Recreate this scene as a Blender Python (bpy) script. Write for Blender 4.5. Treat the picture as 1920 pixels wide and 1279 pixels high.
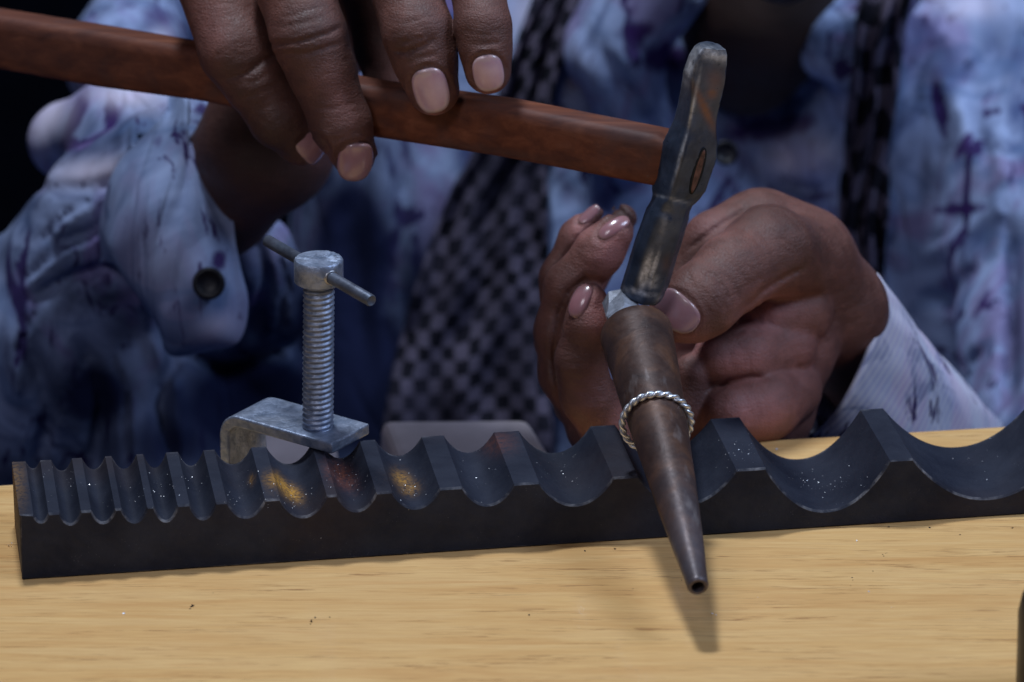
import bpy, math, random
import numpy as np
from mathutils import Vector
from mathutils.bvhtree import BVHTree
random.seed(7); rng = np.random.default_rng(7)
R = math.radians
MM = 0.001
scene = bpy.context.scene
col = scene.collection
for o in list(bpy.data.objects): bpy.data.objects.remove(o)

# ---------------------------------------------------------------- camera
PITCH = R(22.0); FP = 8626.0; DOFF = 439.0          # DOFF: the depths D below count from a point this far in front of the lens
FW = np.array([0, math.cos(PITCH), -math.sin(PITCH)])
UP = np.array([0, math.sin(PITCH), math.cos(PITCH)])
RT = np.array([1.0, 0, 0])
CAM = -1150 * FW + 51.7 * UP
cd = bpy.data.cameras.new('camera'); cam = bpy.data.objects.new('camera', cd); col.objects.link(cam)
cam.location = Vector(CAM * MM); cam.rotation_euler = (R(90) - PITCH, 0, 0)
cd.lens = FP * 36 / 1920; cd.sensor_width = 36; cd.clip_start = 0.02; cd.clip_end = 50
cd.dof.use_dof = True; cd.dof.focus_distance = 1.152; cd.dof.aperture_fstop = 14.0; cd.dof.aperture_blades = 7
scene.camera = cam

# ---------------------------------------------------------------- world and lamps
w = bpy.data.worlds.new("World"); scene.world = w; w.use_nodes = True
bg = w.node_tree.nodes['Background']; bg.inputs[0].default_value = (0.08, 0.16, 0.45, 1); bg.inputs[1].default_value = 0.09
def area(name, loc, target, size, size_y, power, colr):
    l = bpy.data.lights.new(name, 'AREA'); l.shape = 'RECTANGLE'; l.size = size; l.size_y = size_y
    l.energy = power; l.color = colr
    o = bpy.data.objects.new(name, l); col.objects.link(o); o.location = loc
    o.rotation_euler = (Vector(target) - Vector(loc)).to_track_quat('-Z', 'Y').to_euler()
    return o
area('ceiling_lamp', (-0.13, 0.20, 1.0), (0.03, 0.02, 0), 0.13, 0.12, 7.2, (0.78, 0.87, 1.0))
area('right_lamp', (0.60, -0.10, 0.72), (0.03, 0.12, 0.02), 0.30, 0.26, 3.3, (0.58, 0.72, 1.0))
area('front_lamp', (-0.35, -0.80, 0.85), (0.0, 0.15, 0.03), 0.26, 0.26, 2.1, (0.88, 0.86, 0.96))
scene.view_settings.view_transform = 'Standard'; scene.view_settings.look = 'None'
scene.view_settings.exposure = 0.0; scene.view_settings.gamma = 1.0

# ---------------------------------------------------------------- helpers
def at(px, py, D):
    "point seen at photo pixel px,py at a depth of D mm"
    return CAM + (D + DOFF) * (FW + (px - 960) / FP * RT - (py - 639.5) / FP * UP)
def atz(px, py, z):
    d = FW + (px - 960) / FP * RT - (py - 639.5) / FP * UP
    return CAM + d * ((z - CAM[2]) / d[2])
def aty(px, py, y):
    d = FW + (px - 960) / FP * RT - (py - 639.5) / FP * UP
    return CAM + d * ((y - CAM[1]) / d[1])
def depth(P): return float(np.dot(np.asarray(P) - CAM, FW)) - DOFF
def K(D): return (D + DOFF) / FP                              # mm per photo pixel at depth D
def proj(P):
    q = P - CAM; D = q @ FW
    return 960 + FP * (q @ RT) / D, 639.5 - FP * (q @ UP) / D, D - DOFF
ORG = {}
def tag(o, label=None, cat=None, group=None, kind=None):
    if label: o['label'] = label
    if cat: o['category'] = cat
    if group: o['group'] = group
    if kind: o['kind'] = kind
    return o
def thing(name, loc, label, cat, group=None):
    o = bpy.data.objects.new(name, None); col.objects.link(o); o.location = Vector(np.asarray(loc, float) * MM)
    o.empty_display_size = 0.02; ORG[o.name] = np.asarray(loc, float)
    return tag(o, label, cat, group)
def mk(name, verts, faces, mat, parent=None, origin=None, smooth=True, sharp=None):
    V = np.asarray(verts, float)
    if parent is not None: og = ORG[parent.name]
    elif origin is not None: og = np.asarray(origin, float)
    else: og = V.mean(0) * [1, 1, 0] + [0, 0, V[:, 2].min()]
    me = bpy.data.meshes.new(name)
    V = (V - og) * MM
    if isinstance(faces, np.ndarray) and faces.ndim == 2:
        n = faces.shape[1]
        me.vertices.add(len(V)); me.vertices.foreach_set('co', V.astype(np.float32).ravel())
        me.loops.add(faces.size); me.loops.foreach_set('vertex_index', faces.astype(np.int32).ravel())
        me.polygons.add(len(faces)); me.polygons.foreach_set('loop_start', np.arange(0, faces.size, n, dtype=np.int32))
        me.update(calc_edges=True)
    else:
        me.from_pydata(V.tolist(), [], [list(map(int, f)) for f in faces]); me.update()
    me.validate()
    if smooth: me.polygons.foreach_set('use_smooth', [True] * len(me.polygons))
    if sharp is not None: me.set_sharp_from_angle(angle=R(sharp))
    for m in (mat if isinstance(mat, (list, tuple)) else [mat]): me.materials.append(m)
    o = bpy.data.objects.new(name, me); col.objects.link(o)
    if parent is not None: o.parent = parent
    else: o.location = Vector(og * MM)
    ORG[o.name] = og
    return o
def bevel(o, wmm, seg=2, ang=35):
    m = o.modifiers.new('bevel', 'BEVEL'); m.width = wmm * MM; m.segments = seg; m.limit_method = 'ANGLE'; m.angle_limit = R(ang)
    return m
def loft(rings, close=True, cap0=True, cap1=True):
    "rings: list of (n,3)"
    n = len(rings[0]); V = np.concatenate(rings); F = []
    for i in range(len(rings) - 1):
        for j in range(n if close else n - 1):
            k = (j + 1) % n
            F.append((i * n + j, i * n + k, (i + 1) * n + k, (i + 1) * n + j))
    if cap0: F.append(tuple(range(n))[::-1])
    if cap1: F.append(tuple((len(rings) - 1) * n + j for j in range(n)))
    return V, F
def frame(axis, hint=(0, 0, 1)):
    a = np.asarray(axis, float); a = a / np.linalg.norm(a)
    u = np.cross(hint, a); u /= np.linalg.norm(u); v = np.cross(a, u)
    return a, u, v
def circ(c, u, v, r, n=48, ph=0, rv=None):
    t = np.arange(n) * 2 * math.pi / n + ph
    return c + np.outer(np.cos(t), u) * r + np.outer(np.sin(t), v) * (rv or r)

# ---------------------------------------------------------------- materials
class NT:
    def __init__(s, name):
        s.m = bpy.data.materials.new(name); s.m.use_nodes = True; s.t = s.m.node_tree; s.n = s.t.nodes
        s.b = s.n['Principled BSDF']
    def node(s, typ, ins=None, **kw):
        x = s.n.new(typ)
        for k, v in kw.items(): setattr(x, k, v)
        for k, v in (ins or {}).items(): s.set(x.inputs[k], v)
        return x
    def set(s, sock, v):
        if isinstance(v, bpy.types.NodeSocket): s.t.links.new(v, sock)
        elif isinstance(v, bpy.types.Node): s.t.links.new(v.outputs[0], sock)
        else: sock.default_value = v if not (isinstance(v, tuple) and len(v) == 3 and sock.type == 'RGBA') else (*v, 1)
    def p(s, **kw):
        for k, v in kw.items(): s.set(s.b.inputs[k.replace('_', ' ')], v)
    def obj(s, scale=(1, 1, 1), rot=(0, 0, 0), loc=(0, 0, 0)):
        tc = s.node('ShaderNodeTexCoord')
        return s.node('ShaderNodeMapping', {'Vector': tc.outputs['Object'], 'Scale': scale, 'Rotation': rot, 'Location': loc}).outputs[0]
    def noise(s, vec, scale, detail=4, rough=0.55, dist=0.0):
        return s.node('ShaderNodeTexNoise', {'Vector': vec, 'Scale': scale, 'Detail': detail, 'Roughness': rough, 'Distortion': dist}).outputs[0]
    def ramp(s, fac, stops):
        x = s.node('ShaderNodeValToRGB', {0: fac}); e = x.color_ramp.elements
        while len(e) < len(stops): e.new(0.5)
        for i, (pos, c) in enumerate(stops):
            e[i].position = pos; e[i].color = (*c, 1) if isinstance(c, tuple) else (c, c, c, 1)
        return x.outputs[0]
    def mix(s, fac, a, b, mode='MIX'):
        x = s.n.new('ShaderNodeMix'); x.data_type = 'RGBA'; x.blend_type = mode
        s.set(x.inputs[0], fac); s.set(x.inputs[6], a); s.set(x.inputs[7], b)
        return x.outputs[2]
    def math(s, op, a, b=0.0, clamp=False):
        x = s.n.new('ShaderNodeMath'); x.operation = op; x.use_clamp = clamp
        s.set(x.inputs[0], a); s.set(x.inputs[1], b); return x.outputs[0]
    def bump(s, h, strength=0.3, dist=0.0003, nrm=None):
        ins = {'Height': h, 'Strength': strength, 'Distance': dist}
        if nrm is not None: ins['Normal'] = nrm
        return s.node('ShaderNodeBump', ins).outputs[0]
    def attr(s, name): return s.node('ShaderNodeAttribute', attribute_name=name).outputs[2]

def mat_wood_table():
    m = NT('pale varnished wood')
    v = m.obj((1.0, 11.0, 11.0), (0, 0, R(-3.5)))
    v2 = m.obj((3.0, 60.0, 60.0), (0, 0, R(-3.5)), (3, 1, 0))
    v3 = m.obj((0.5, 1.6, 1.6), (0, 0, R(-3.5)), (1, 5, 0))
    broad = m.noise(v3, 7, 3, 0.5, 0.6)
    bands = m.noise(v, 16, 5, 0.6, 0.8)
    fine = m.noise(v2, 22, 4, 0.65)
    pores = m.ramp(m.noise(v2, 42, 2, 0.5), [(0.56, 0.0), (0.66, 1.0)])
    gate = m.ramp(m.noise(v, 24, 3, 0.5), [(0.48, 0.0), (0.62, 1.0)])
    c = m.ramp(bands, [(0.28, (0.77, 0.43, 0.155)), (0.46, (0.88, 0.55, 0.215)), (0.60, (0.93, 0.615, 0.26)), (0.78, (0.82, 0.465, 0.175))])
    c = m.mix(m.math('MULTIPLY', m.ramp(broad, [(0.4, 0.0), (0.7, 1.0)]), 0.32), c, (0.70, 0.38, 0.16))
    c = m.mix(m.math('MULTIPLY', m.ramp(fine, [(0.35, 0.0), (0.75, 1.0)]), 0.5), c, (0.55, 0.27, 0.10))
    c = m.mix(m.math('MULTIPLY', m.math('MULTIPLY', pores, gate), 0.75), c, (0.34, 0.15, 0.055))
    m.p(Base_Color=c, Roughness=0.42, Coat_Weight=0.8, Coat_Roughness=0.10, Coat_IOR=1.5, Specular_IOR_Level=0.35)
    m.p(Normal=m.bump(fine, 0.08, 0.0002))
    return m.m
def mat_block():
    m = NT('blackened forged steel')
    v = m.obj()
    n1 = m.noise(v, 60, 5, 0.6); n2 = m.noise(v, 420, 5, 0.65); n3 = m.noise(v, 22, 3, 0.5)
    c = m.ramp(n1, [(0.3, (0.011, 0.014, 0.027)), (0.7, (0.028, 0.033, 0.052))])
    c = m.mix(m.math('MULTIPLY', m.ramp(n3, [(0.52, 0.0), (0.72, 1.0)]), 0.35), c, (0.050, 0.030, 0.024))
    worn = m.math('MULTIPLY', m.attr('wear'), m.ramp(m.noise(v, 180, 3), [(0.44, 0.0), (0.66, 0.7)]))
    c = m.mix(m.math('MULTIPLY', worn, m.ramp(n2, [(0.38, 0.15), (0.60, 1.0)])), c, (0.42, 0.42, 0.45))
    ru = m.attr('rust')
    g = m.ramp(m.noise(v, 900, 4, 0.7), [(0.36, 0.1), (0.55, 1.0)])
    c = m.mix(m.math('MULTIPLY', ru, g), c, (0.50, 0.255, 0.045))
    rd = m.attr('redrust')
    c = m.mix(m.math('MULTIPLY', rd, g), c, (0.20, 0.065, 0.04))
    sp = m.ramp(m.node('ShaderNodeTexVoronoi', {'Vector': v, 'Scale': 1500.0}).outputs[0], [(0.05, 1.0), (0.10, 0.0)])
    sg = m.ramp(m.noise(v, 130, 3, 0.6), [(0.55, 0.0), (0.68, 1.0)])
    c = m.mix(m.math('MULTIPLY', m.math('MULTIPLY', sp, sg), 0.6), c, (0.5, 0.52, 0.56))
    m.p(Base_Color=c, Metallic=0.1, Roughness=m.ramp(n2, [(0.3, 0.55), (0.75, 0.82)]), Specular_IOR_Level=0.25)
    m.p(Normal=m.bump(n2, 0.6, 0.0002, m.bump(m.noise(v, 130, 4, 0.6), 0.6, 0.0006)))
    return m.m
def mat_steel(name, c0, c1, metallic=0.8, r0=0.28, r1=0.5, scale=120, rust=0.0, bumpd=0.00012, rcol=(0.16, 0.075, 0.04)):
    m = NT(name); v = m.obj()
    n1 = m.noise(v, scale, 5, 0.6); n2 = m.noise(v, scale * 5, 4, 0.6); n3 = m.noise(v, scale * 0.45, 4, 0.55, 0.4)
    c = m.ramp(n1, [(0.32, c0), (0.68, c1)])
    met = metallic
    if name == 'blued hammer steel':
        c = m.mix(m.math('MULTIPLY', m.attr('bare_glint'), m.ramp(n2, [(0.35, 0.3), (0.6, 1.0)])), c, (0.80, 0.82, 0.86)); c = m.mix(m.attr('rusty'), c, (0.20, 0.085, 0.05))
    if rust:
        f = m.math('MULTIPLY', m.ramp(n3, [(0.45, 0.0), (0.62, 1.0)]), rust)
        c = m.mix(f, c, rcol); met = m.math('MULTIPLY', m.math('SUBTRACT', 1.0, f), metallic)
    m.p(Base_Color=c, Metallic=met, Roughness=m.ramp(n2, [(0.3, r0), (0.7, r1)]), Normal=m.bump(n2, 0.4, bumpd, m.bump(n1, 0.4, bumpd * 3)))
    return m.m
def mat_mandrel():
    m = NT('heat browned steel'); v = m.obj(); tc = m.node('ShaderNodeTexCoord')
    n1 = m.noise(v, 95, 5, 0.6, 0.5); n2 = m.noise(v, 500, 4, 0.6); n3 = m.noise(m.obj((1, 0.25, 0.25)), 150, 4, 0.6)
    c = m.ramp(n1, [(0.30, (0.040, 0.025, 0.024)), (0.50, (0.075, 0.042, 0.034)), (0.72, (0.15, 0.074, 0.045))])
    tip = m.attr('tip')
    c = m.mix(m.math('MULTIPLY', tip, m.ramp(n3, [(0.35, 0.25), (0.6, 1.0)])), c, (0.10, 0.095, 0.115))
    c = m.mix(m.math('MULTIPLY', m.ramp(n3, [(0.60, 0.0), (0.74, 1.0)]), 0.6), c, (0.30, 0.27, 0.27))
    m.p(Base_Color=c, Metallic=0.3, Roughness=m.ramp(n2, [(0.3, 0.36), (0.7, 0.56)]), Normal=m.bump(n2, 0.35, 0.0001, m.bump(n1, 0.5, 0.0004)))
    return m.m
def mat_handle():
    m = NT('worn reddish wood'); v = m.obj((1, 10, 10)); v1 = m.obj()
    n = m.noise(v, 28, 5, 0.6, 0.4); s = m.noise(v1, 55, 4, 0.6)
    c = m.ramp(n, [(0.25, (0.075, 0.021, 0.012)), (0.55, (0.17, 0.052, 0.025)), (0.8, (0.28, 0.10, 0.050))])
    c = m.mix(m.math('MULTIPLY', m.ramp(s, [(0.50, 0.0), (0.68, 1.0)]), 0.55), c, (0.085, 0.055, 0.055))
    c = m.mix(m.math('MULTIPLY', m.attr('grime'), 0.8), c, (0.065, 0.045, 0.050))
    m.p(Base_Color=c, Roughness=0.62, Specular_IOR_Level=0.3, Normal=m.bump(n, 0.35, 0.0004))
    return m.m
def mat_skin():
    m = NT('brown skin'); v = m.obj()
    n1 = m.noise(v, 45, 4, 0.6); n2 = m.noise(v, 260, 4, 0.6)
    vor = m.node('ShaderNodeTexVoronoi', {'Vector': m.obj((1, 1, 1)), 'Scale': 1100.0}, feature='DISTANCE_TO_EDGE').outputs[0]
    c = m.ramp(n1, [(0.3, (0.092, 0.038, 0.030)), (0.7, (0.195, 0.082, 0.064))])
    c = m.mix(m.attr('palm'), c, m.ramp(n1, [(0.3, (0.42, 0.165, 0.15)), (0.7, (0.56, 0.25, 0.235))]))
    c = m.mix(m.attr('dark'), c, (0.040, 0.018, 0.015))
    c = m.mix(m.attr('neck_shade'), c, (0.028, 0.012, 0.008))  # near-black tint: painted shade on neck and chin
    c = m.mix(0.55, c, m.ramp(n2, [(0.3, 0.35), (0.7, 0.65)]), 'OVERLAY')
    h = m.math('MULTIPLY', m.ramp(vor, [(0.0, 0.0), (0.22, 1.0)]), 0.7)
    fl = m.noise(m.obj((1, 1, 6), (0, 0.25, 0)), 150, 4, 0.7, 0.6)
    m.p(Base_Color=c, Roughness=m.ramp(n2, [(0.3, 0.50), (0.7, 0.68)]), Subsurface_Weight=0.18, Subsurface_Radius=(1.0, 0.35, 0.2), Subsurface_Scale=0.0025,
        Specular_IOR_Level=0.5, Normal=m.bump(h, 0.4, 0.00025, m.bump(fl, 0.45, 0.0006, m.bump(n2, 0.4, 0.0005))))
    return m.m
def mat_nail():
    m = NT('fingernail'); v = m.obj(); n = m.noise(v, 120, 3)
    c = m.ramp(n, [(0.3, (0.54, 0.31, 0.37)), (0.7, (0.70, 0.48, 0.55))])
    c = m.mix(m.attr('edge'), c, (0.66, 0.50, 0.46))
    c = m.mix(m.attr('dull'), c, (0.25, 0.085, 0.085))
    m.p(Base_Color=c, Roughness=0.27, Subsurface_Weight=0.15, Subsurface_Radius=(1, .4, .3), Subsurface_Scale=0.001, Coat_Weight=1.0, Coat_Roughness=0.18)
    return m.m
def mat_shirt(name='dyed shirt cotton', light=(0.36, 0.46, 0.72), mid=(0.050, 0.080, 0.21), tint=(0.22, 0.15, 0.32), off=(0, 0, 0), stripes=False):
    m = NT(name); v = m.obj((1, 1, 0.7), (0, 0, 0.3), off)
    w1 = m.noise(v, 13, 4, 0.55, 1.4); w2 = m.noise(m.obj((1, 1, .8), (0, .3, 0), (2, 3, off[2] + 1)), 26, 4, 0.6, 1.2)
    w3 = m.noise(m.obj((1.3, 1, .4), (0, .6, 0), (5, 1, 2 + off[0])), 46, 4, 0.6, 2.0); w4 = m.noise(m.obj((.5, 1, 1.2), (0, -.5, 0), (1, 7, 2 + off[0])), 60, 3, 0.55, 1.0)
    half = tuple(0.45 * (a + b) for a, b in zip(mid, light))
    c = m.ramp(w1, [(0.33, mid), (0.40, half), (0.47, light), (0.58, half), (0.64, light), (0.76, mid)])
    c = m.mix(m.math('MULTIPLY', m.ramp(w2, [(0.50, 0.0), (0.60, 1.0)]), 0.6), c, tint)
    c = m.mix(m.math('MULTIPLY', m.ramp(w4, [(0.56, 0.0), (0.64, 1.0)]), 0.5), c, (0.10, 0.17, 0.34))
    c = m.mix(m.math('MULTIPLY', m.ramp(w3, [(0.59, 0.0), (0.64, 1.0)]), 0.95), c, (0.035, 0.020, 0.10))
    en = m.math('MULTIPLY', m.math('SUBTRACT', m.noise(m.obj(), 110, 4, 0.6), 0.5), 0.9)
    dy = m.ramp(m.math('ADD', m.attr('dye'), m.math('MULTIPLY', en, m.math('MINIMUM', m.math('MULTIPLY', m.attr('dye'), 5.0), 1.0))), [(0.34, 0.0), (0.60, 0.95)])
    c = m.mix(dy, c, (0.045, 0.020, 0.12))
    c = m.mix(m.attr('cloth_shade'), c, (0.010, 0.014, 0.045))  # shade painted into the cloth as very dark blue
    c = m.mix(m.attr('pale'), c, (0.80, 0.74, 0.92))
    if stripes:
        s = m.node('ShaderNodeTexWave', {'Vector': m.obj((1, 1, 1), (0, R(-40), 0)), 'Scale': 150.0, 'Distortion': 0.3}).outputs[1]
        c = m.mix(0.22, c, s, 'OVERLAY')
    if stripes:
        c = m.mix(0.0, c, c)
    rid = m.math('ABSOLUTE', m.math('SUBTRACT', m.noise(m.obj((1.7, 1.0, .28), (0, .45, 0), off), 24, 2, 0.5, 0.5), 0.5))
    rid = m.ramp(rid, [(0.0, 0.0), (0.05, 0.75), (0.16, 1.0)])
    weave = m.noise(m.obj(), 900, 2)
    m.p(Base_Color=c, Roughness=0.95, Specular_IOR_Level=0.1, Normal=m.bump(weave, 0.2, 0.0002, m.bump(rid, 0.10 if stripes else 0.35, 0.0025)))
    return m.m
def mat_scarf():
    m = NT('checked scarf cotton')
    uv0 = m.node('ShaderNodeUVMap', uv_map='UVMap').outputs[0]
    wn = m.node('ShaderNodeTexNoise', {'Vector': m.obj(), 'Scale': 45.0, 'Detail': 3.0}).outputs[1]
    ws = m.node('ShaderNodeVectorMath', {0: wn, 1: (0.5, 0.5, 0.5)}, operation='SUBTRACT').outputs[0]
    wm = m.node('ShaderNodeVectorMath', {0: ws, 1: (1.6, 1.6, 0.0)}, operation='MULTIPLY').outputs[0]
    uv = m.node('ShaderNodeVectorMath', {0: uv0, 1: wm}, operation='ADD').outputs[0]
    ch = m.node('ShaderNodeTexChecker', {'Vector': uv, 'Scale': 1.0, 'Color1': (0.115, 0.10, 0.15, 1), 'Color2': (0.008, 0.008, 0.014, 1)}).outputs[0]
    n = m.noise(m.obj(), 40, 3)
    c = m.mix(m.math('MULTIPLY', m.ramp(m.noise(m.obj(), 30, 4, .6), [(.4, 0.0), (.65, 1.0)]), 0.75), ch, (0.028, 0.026, 0.045))
    m.p(Base_Color=c, Roughness=0.9, Specular_IOR_Level=0.15)
    return m.m
def plain(name, c, rough=0.6, metallic=0.0, var=0.25, scale=60, spec=0.4):
    m = NT(name); n = m.noise(m.obj(), scale, 4, 0.6)
    m.p(Base_Color=m.ramp(n, [(0.3, tuple(x * (1 - var) for x in c)), (0.7, tuple(x * (1 + var) for x in c))]), Roughness=rough, Metallic=metallic, Specular_IOR_Level=spec,
        Normal=m.bump(n, 0.2, 0.0003))
    return m.m
M = dict(table=mat_wood_table(), block=mat_block(), mandrel=mat_mandrel(), handle=mat_handle(), skin=mat_skin(), nail=mat_nail(),
         head=mat_steel('blued hammer steel', (0.018, 0.027, 0.048), (0.062, 0.088, 0.145), 0.35, 0.26, 0.46, 110, 0.12, 0.0002, (0.05, 0.032, 0.028)),
         bright=mat_steel('bright worn steel', (0.34, 0.35, 0.37), (0.55, 0.56, 0.58), 0.85, 0.25, 0.45, 140),
         zinc=mat_steel('galvanised steel', (0.17, 0.22, 0.32), (0.42, 0.49, 0.64), 0.6, 0.30, 0.55, 330, 0.10, 0.00035, (0.3, 0.22, 0.1)),
         zincdark=mat_steel('dull galvanised steel', (0.07, 0.09, 0.13), (0.15, 0.18, 0.24), 0.6, 0.38, 0.6, 160, 0.1, 0.00015),
         silver=mat_steel('silver wire', (0.62, 0.65, 0.70), (0.78, 0.81, 0.86), 0.8, 0.26, 0.40, 300, 0.0, 0.00004),
         shirt=mat_shirt(), cuffl=mat_shirt('pale dyed cuff cotton', (0.30, 0.38, 0.60), (0.10, 0.15, 0.31), (0.24, 0.24, 0.42), (1.3, 4, .7)), sleeve=mat_shirt('dyed sleeve cotton', (0.31, 0.39, 0.62), (0.028, 0.045, 0.13), (0.20, 0.14, 0.36), (3.3, 1, .4)),
         cuff=mat_shirt('pale striped cuff cotton', (0.78, 0.80, 0.95), (0.56, 0.60, 0.86), (0.74, 0.58, 0.78), (7, 2, .1), True),
         scarf=mat_scarf(), black=plain('black plastic', (0.012, 0.013, 0.018), 0.35, var=0.3), hole=plain('dark hollow', (0.006, 0.006, 0.006), 0.9),
         slab=plain('pale grey stone', (0.55, 0.48, 0.50), 0.6, var=0.25, scale=30), backdrop=plain('dark cloth backdrop', (0.004, 0.005, 0.010), 0.95, spec=0.05),
         button=plain('black shirt button', (0.004, 0.004, 0.008), 0.4, spec=0.25), inlining=plain('cuff lining', (0.25, 0.26, 0.38), 0.9), grit=plain('black grit', (0.03, 0.02, 0.02), 0.7),
         filing=mat_steel('metal filings', (0.75, 0.76, 0.8), (0.95, 0.95, 0.98), 0.4, 0.3, 0.5), eyewood=plain('end grain wood', (0.11, 0.05, 0.038), 0.6, var=.6, scale=500))

# ---------------------------------------------------------------- SDF modelling
def smin(a, b, k):
    if k <= 0: return np.minimum(a, b)
    h = np.maximum(k - np.abs(a - b), 0) / k
    return np.minimum(a, b) - h * h * h * k / 6
def cone_d(X, Y, Z, a, ra, b, rb):
    ab = b - a; L = max(float(ab @ ab), 1e-9)
    qx, qy, qz = X - a[0], Y - a[1], Z - a[2]
    t = np.clip((qx * ab[0] + qy * ab[1] + qz * ab[2]) / L, 0, 1)
    return np.sqrt((qx - t * ab[0]) ** 2 + (qy - t * ab[1]) ** 2 + (qz - t * ab[2]) ** 2) - (ra + (rb - ra) * t)
def J(px, py, D, r): return (at(px, py, D), r * K(D))
class Field:
    def __init__(s, lo, hi, vox):
        s.lo = np.asarray(lo, float); s.vox = vox; s.n = np.ceil((np.asarray(hi) - s.lo) / vox).astype(int) + 1
        s.f = np.full(tuple(s.n), 50.0, np.float32)
    def sub(s, lo, hi):
        i0 = np.clip(np.floor((np.asarray(lo) - s.lo) / s.vox).astype(int), 0, s.n - 1)
        i1 = np.clip(np.ceil((np.asarray(hi) - s.lo) / s.vox).astype(int) + 1, 1, s.n)
        if (i1 <= i0).any(): return None
        ax = [(s.lo[d] + np.arange(i0[d], i1[d]) * s.vox).astype(np.float32) for d in range(3)]
        return (slice(i0[0], i1[0]), slice(i0[1], i1[1]), slice(i0[2], i1[2])), ax[0][:, None, None], ax[1][None, :, None], ax[2][None, None, :]
    def chain(s, js, k=1.0, ki=3.0, pad=8):
        P = np.array([j[0] for j in js]); r = max(j[1] for j in js)
        q = s.sub(P.min(0) - r - pad, P.max(0) + r + pad)
        if q is None: return
        sl, X, Y, Z = q; d = None
        if len(js) == 1: d = cone_d(X, Y, Z, js[0][0], js[0][1], js[0][0] + 1e-3, js[0][1])
        for (a, ra), (b, rb) in zip(js[:-1], js[1:]):
            e = cone_d(X, Y, Z, a, ra, b, rb); d = e if d is None else smin(d, e, ki)
        s.f[sl] = smin(s.f[sl], d.astype(np.float32), k)
    def crease(s, pts, D0, D1, w, amp):
        "groove (amp>0) or ridge (amp<0) along a line, pts in photo pixels, w in pixels, amp in mm"
        c = np.array([at(x, y, D) for x, y in pts for D in (D0, D1)]); pad = 3 * w * K(D1)
        q = s.sub(c.min(0) - pad, c.max(0) + pad)
        if q is None: return
        sl, X, Y, Z = q
        yy, zz = Y - CAM[1], Z - CAM[2]
        D = yy * FW[1] + zz * FW[2]; px = 960 + FP * (X - CAM[0]) / D; py = 639.5 - FP * (yy * UP[1] + zz * UP[2]) / D; D = D - DOFF
        best = None; n = len(pts) - 1
        for i in range(n):
            ax, ay = pts[i]; bx, by = pts[i + 1]; dx, dy = bx - ax, by - ay
            t = np.clip(((px - ax) * dx + (py - ay) * dy) / (dx * dx + dy * dy), 0, 1)
            dd = (px - ax - t * dx) ** 2 + (py - ay - t * dy) ** 2
            # taper at both ends
            g = (i + t) / n; tp = np.clip(np.minimum(g, 1 - g) * 5 + 0.25, 0, 1)
            v = np.exp(-dd / (w * w)) * tp
            best = v if best is None else np.maximum(best, v)
        gate = 1 / (1 + np.exp(np.clip((D - D1) / 1.0, -30, 30))) * (D > D0)
        s.f[sl] += (amp * best * gate).astype(np.float32)
    def add(s, fn):
        sl, X, Y, Z = s.sub(s.lo, s.lo + s.n * s.vox); s.f += fn(X, Y, Z).astype(np.float32)
    def mesh(s):
        f = s.f; f[0] = f[-1] = 5; f[:, 0] = f[:, -1] = 5; f[:, :, 0] = f[:, :, -1] = 5
        ng = f < 0
        c = np.zeros(tuple(s.n - 1), np.int8)
        offs = [(i, j, k) for i in (0, 1) for j in (0, 1) for k in (0, 1)]
        nx, ny, nz = s.n - 1
        for i, j, k in offs: c += ng[i:i + nx, j:j + ny, k:k + nz]
        idx = np.argwhere((c > 0) & (c < 8)); m = len(idx)
        val = np.stack([f[idx[:, 0] + i, idx[:, 1] + j, idx[:, 2] + k] for i, j, k in offs], 1)
        acc = np.zeros((m, 3)); cnt = np.zeros(m)
        for a in range(8):
            for b in range(a + 1, 8):
                oa, ob = np.array(offs[a]), np.array(offs[b])
                if np.abs(oa - ob).sum() != 1: continue
                va, vb = val[:, a], val[:, b]; cr = (va < 0) != (vb < 0)
                t = np.where(cr, va / np.where(cr, va - vb, 1), 0)
                acc += np.where(cr[:, None], oa + (ob - oa) * t[:, None], 0); cnt += cr
        V = s.lo + (idx + acc / cnt[:, None]) * s.vox
        vid = np.full(tuple(s.n - 1), -1, np.int32); vid[idx[:, 0], idx[:, 1], idx[:, 2]] = np.arange(m)
        Q = []
        for d in range(3):
            sa = [slice(None)] * 3; sb = [slice(None)] * 3; sa[d] = slice(0, -1); sb[d] = slice(1, None)
            A, B = ng[tuple(sa)], ng[tuple(sb)]; e = np.argwhere(A != B); sgn = A[e[:, 0], e[:, 1], e[:, 2]]
            u, v = (d + 1) % 3, (d + 2) % 3
            e0 = e[(e[:, u] > 0) & (e[:, v] > 0) & (e[:, u] < s.n[u] - 1) & (e[:, v] < s.n[v] - 1)]; sgn = A[e0[:, 0], e0[:, 1], e0[:, 2]]
            def cell(du, dv):
                q = e0.copy(); q[:, u] -= du; q[:, v] -= dv; return vid[q[:, 0], q[:, 1], q[:, 2]]
            q = np.stack([cell(1, 1), cell(0, 1), cell(0, 0), cell(1, 0)], 1)
            q[~sgn] = q[~sgn][:, ::-1]; Q.append(q)
        return V, np.concatenate(Q)
def smoothmesh(V, F, it=1):
    for _ in range(it):
        S = np.zeros_like(V); C = np.zeros(len(V))
        for a in range(4):
            for b in (1, 3):
                np.add.at(S, F[:, a], V[F[:, (a + b) % 4]]); np.add.at(C, F[:, a], 1)
        V = 0.5 * V + 0.5 * S / np.maximum(C, 1)[:, None]
    return V
def set_attr(o, name, vals):
    a = o.data.attributes.new(name, 'FLOAT', 'POINT'); a.data.foreach_set('value', np.clip(vals, 0, 1).astype(np.float32))
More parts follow.
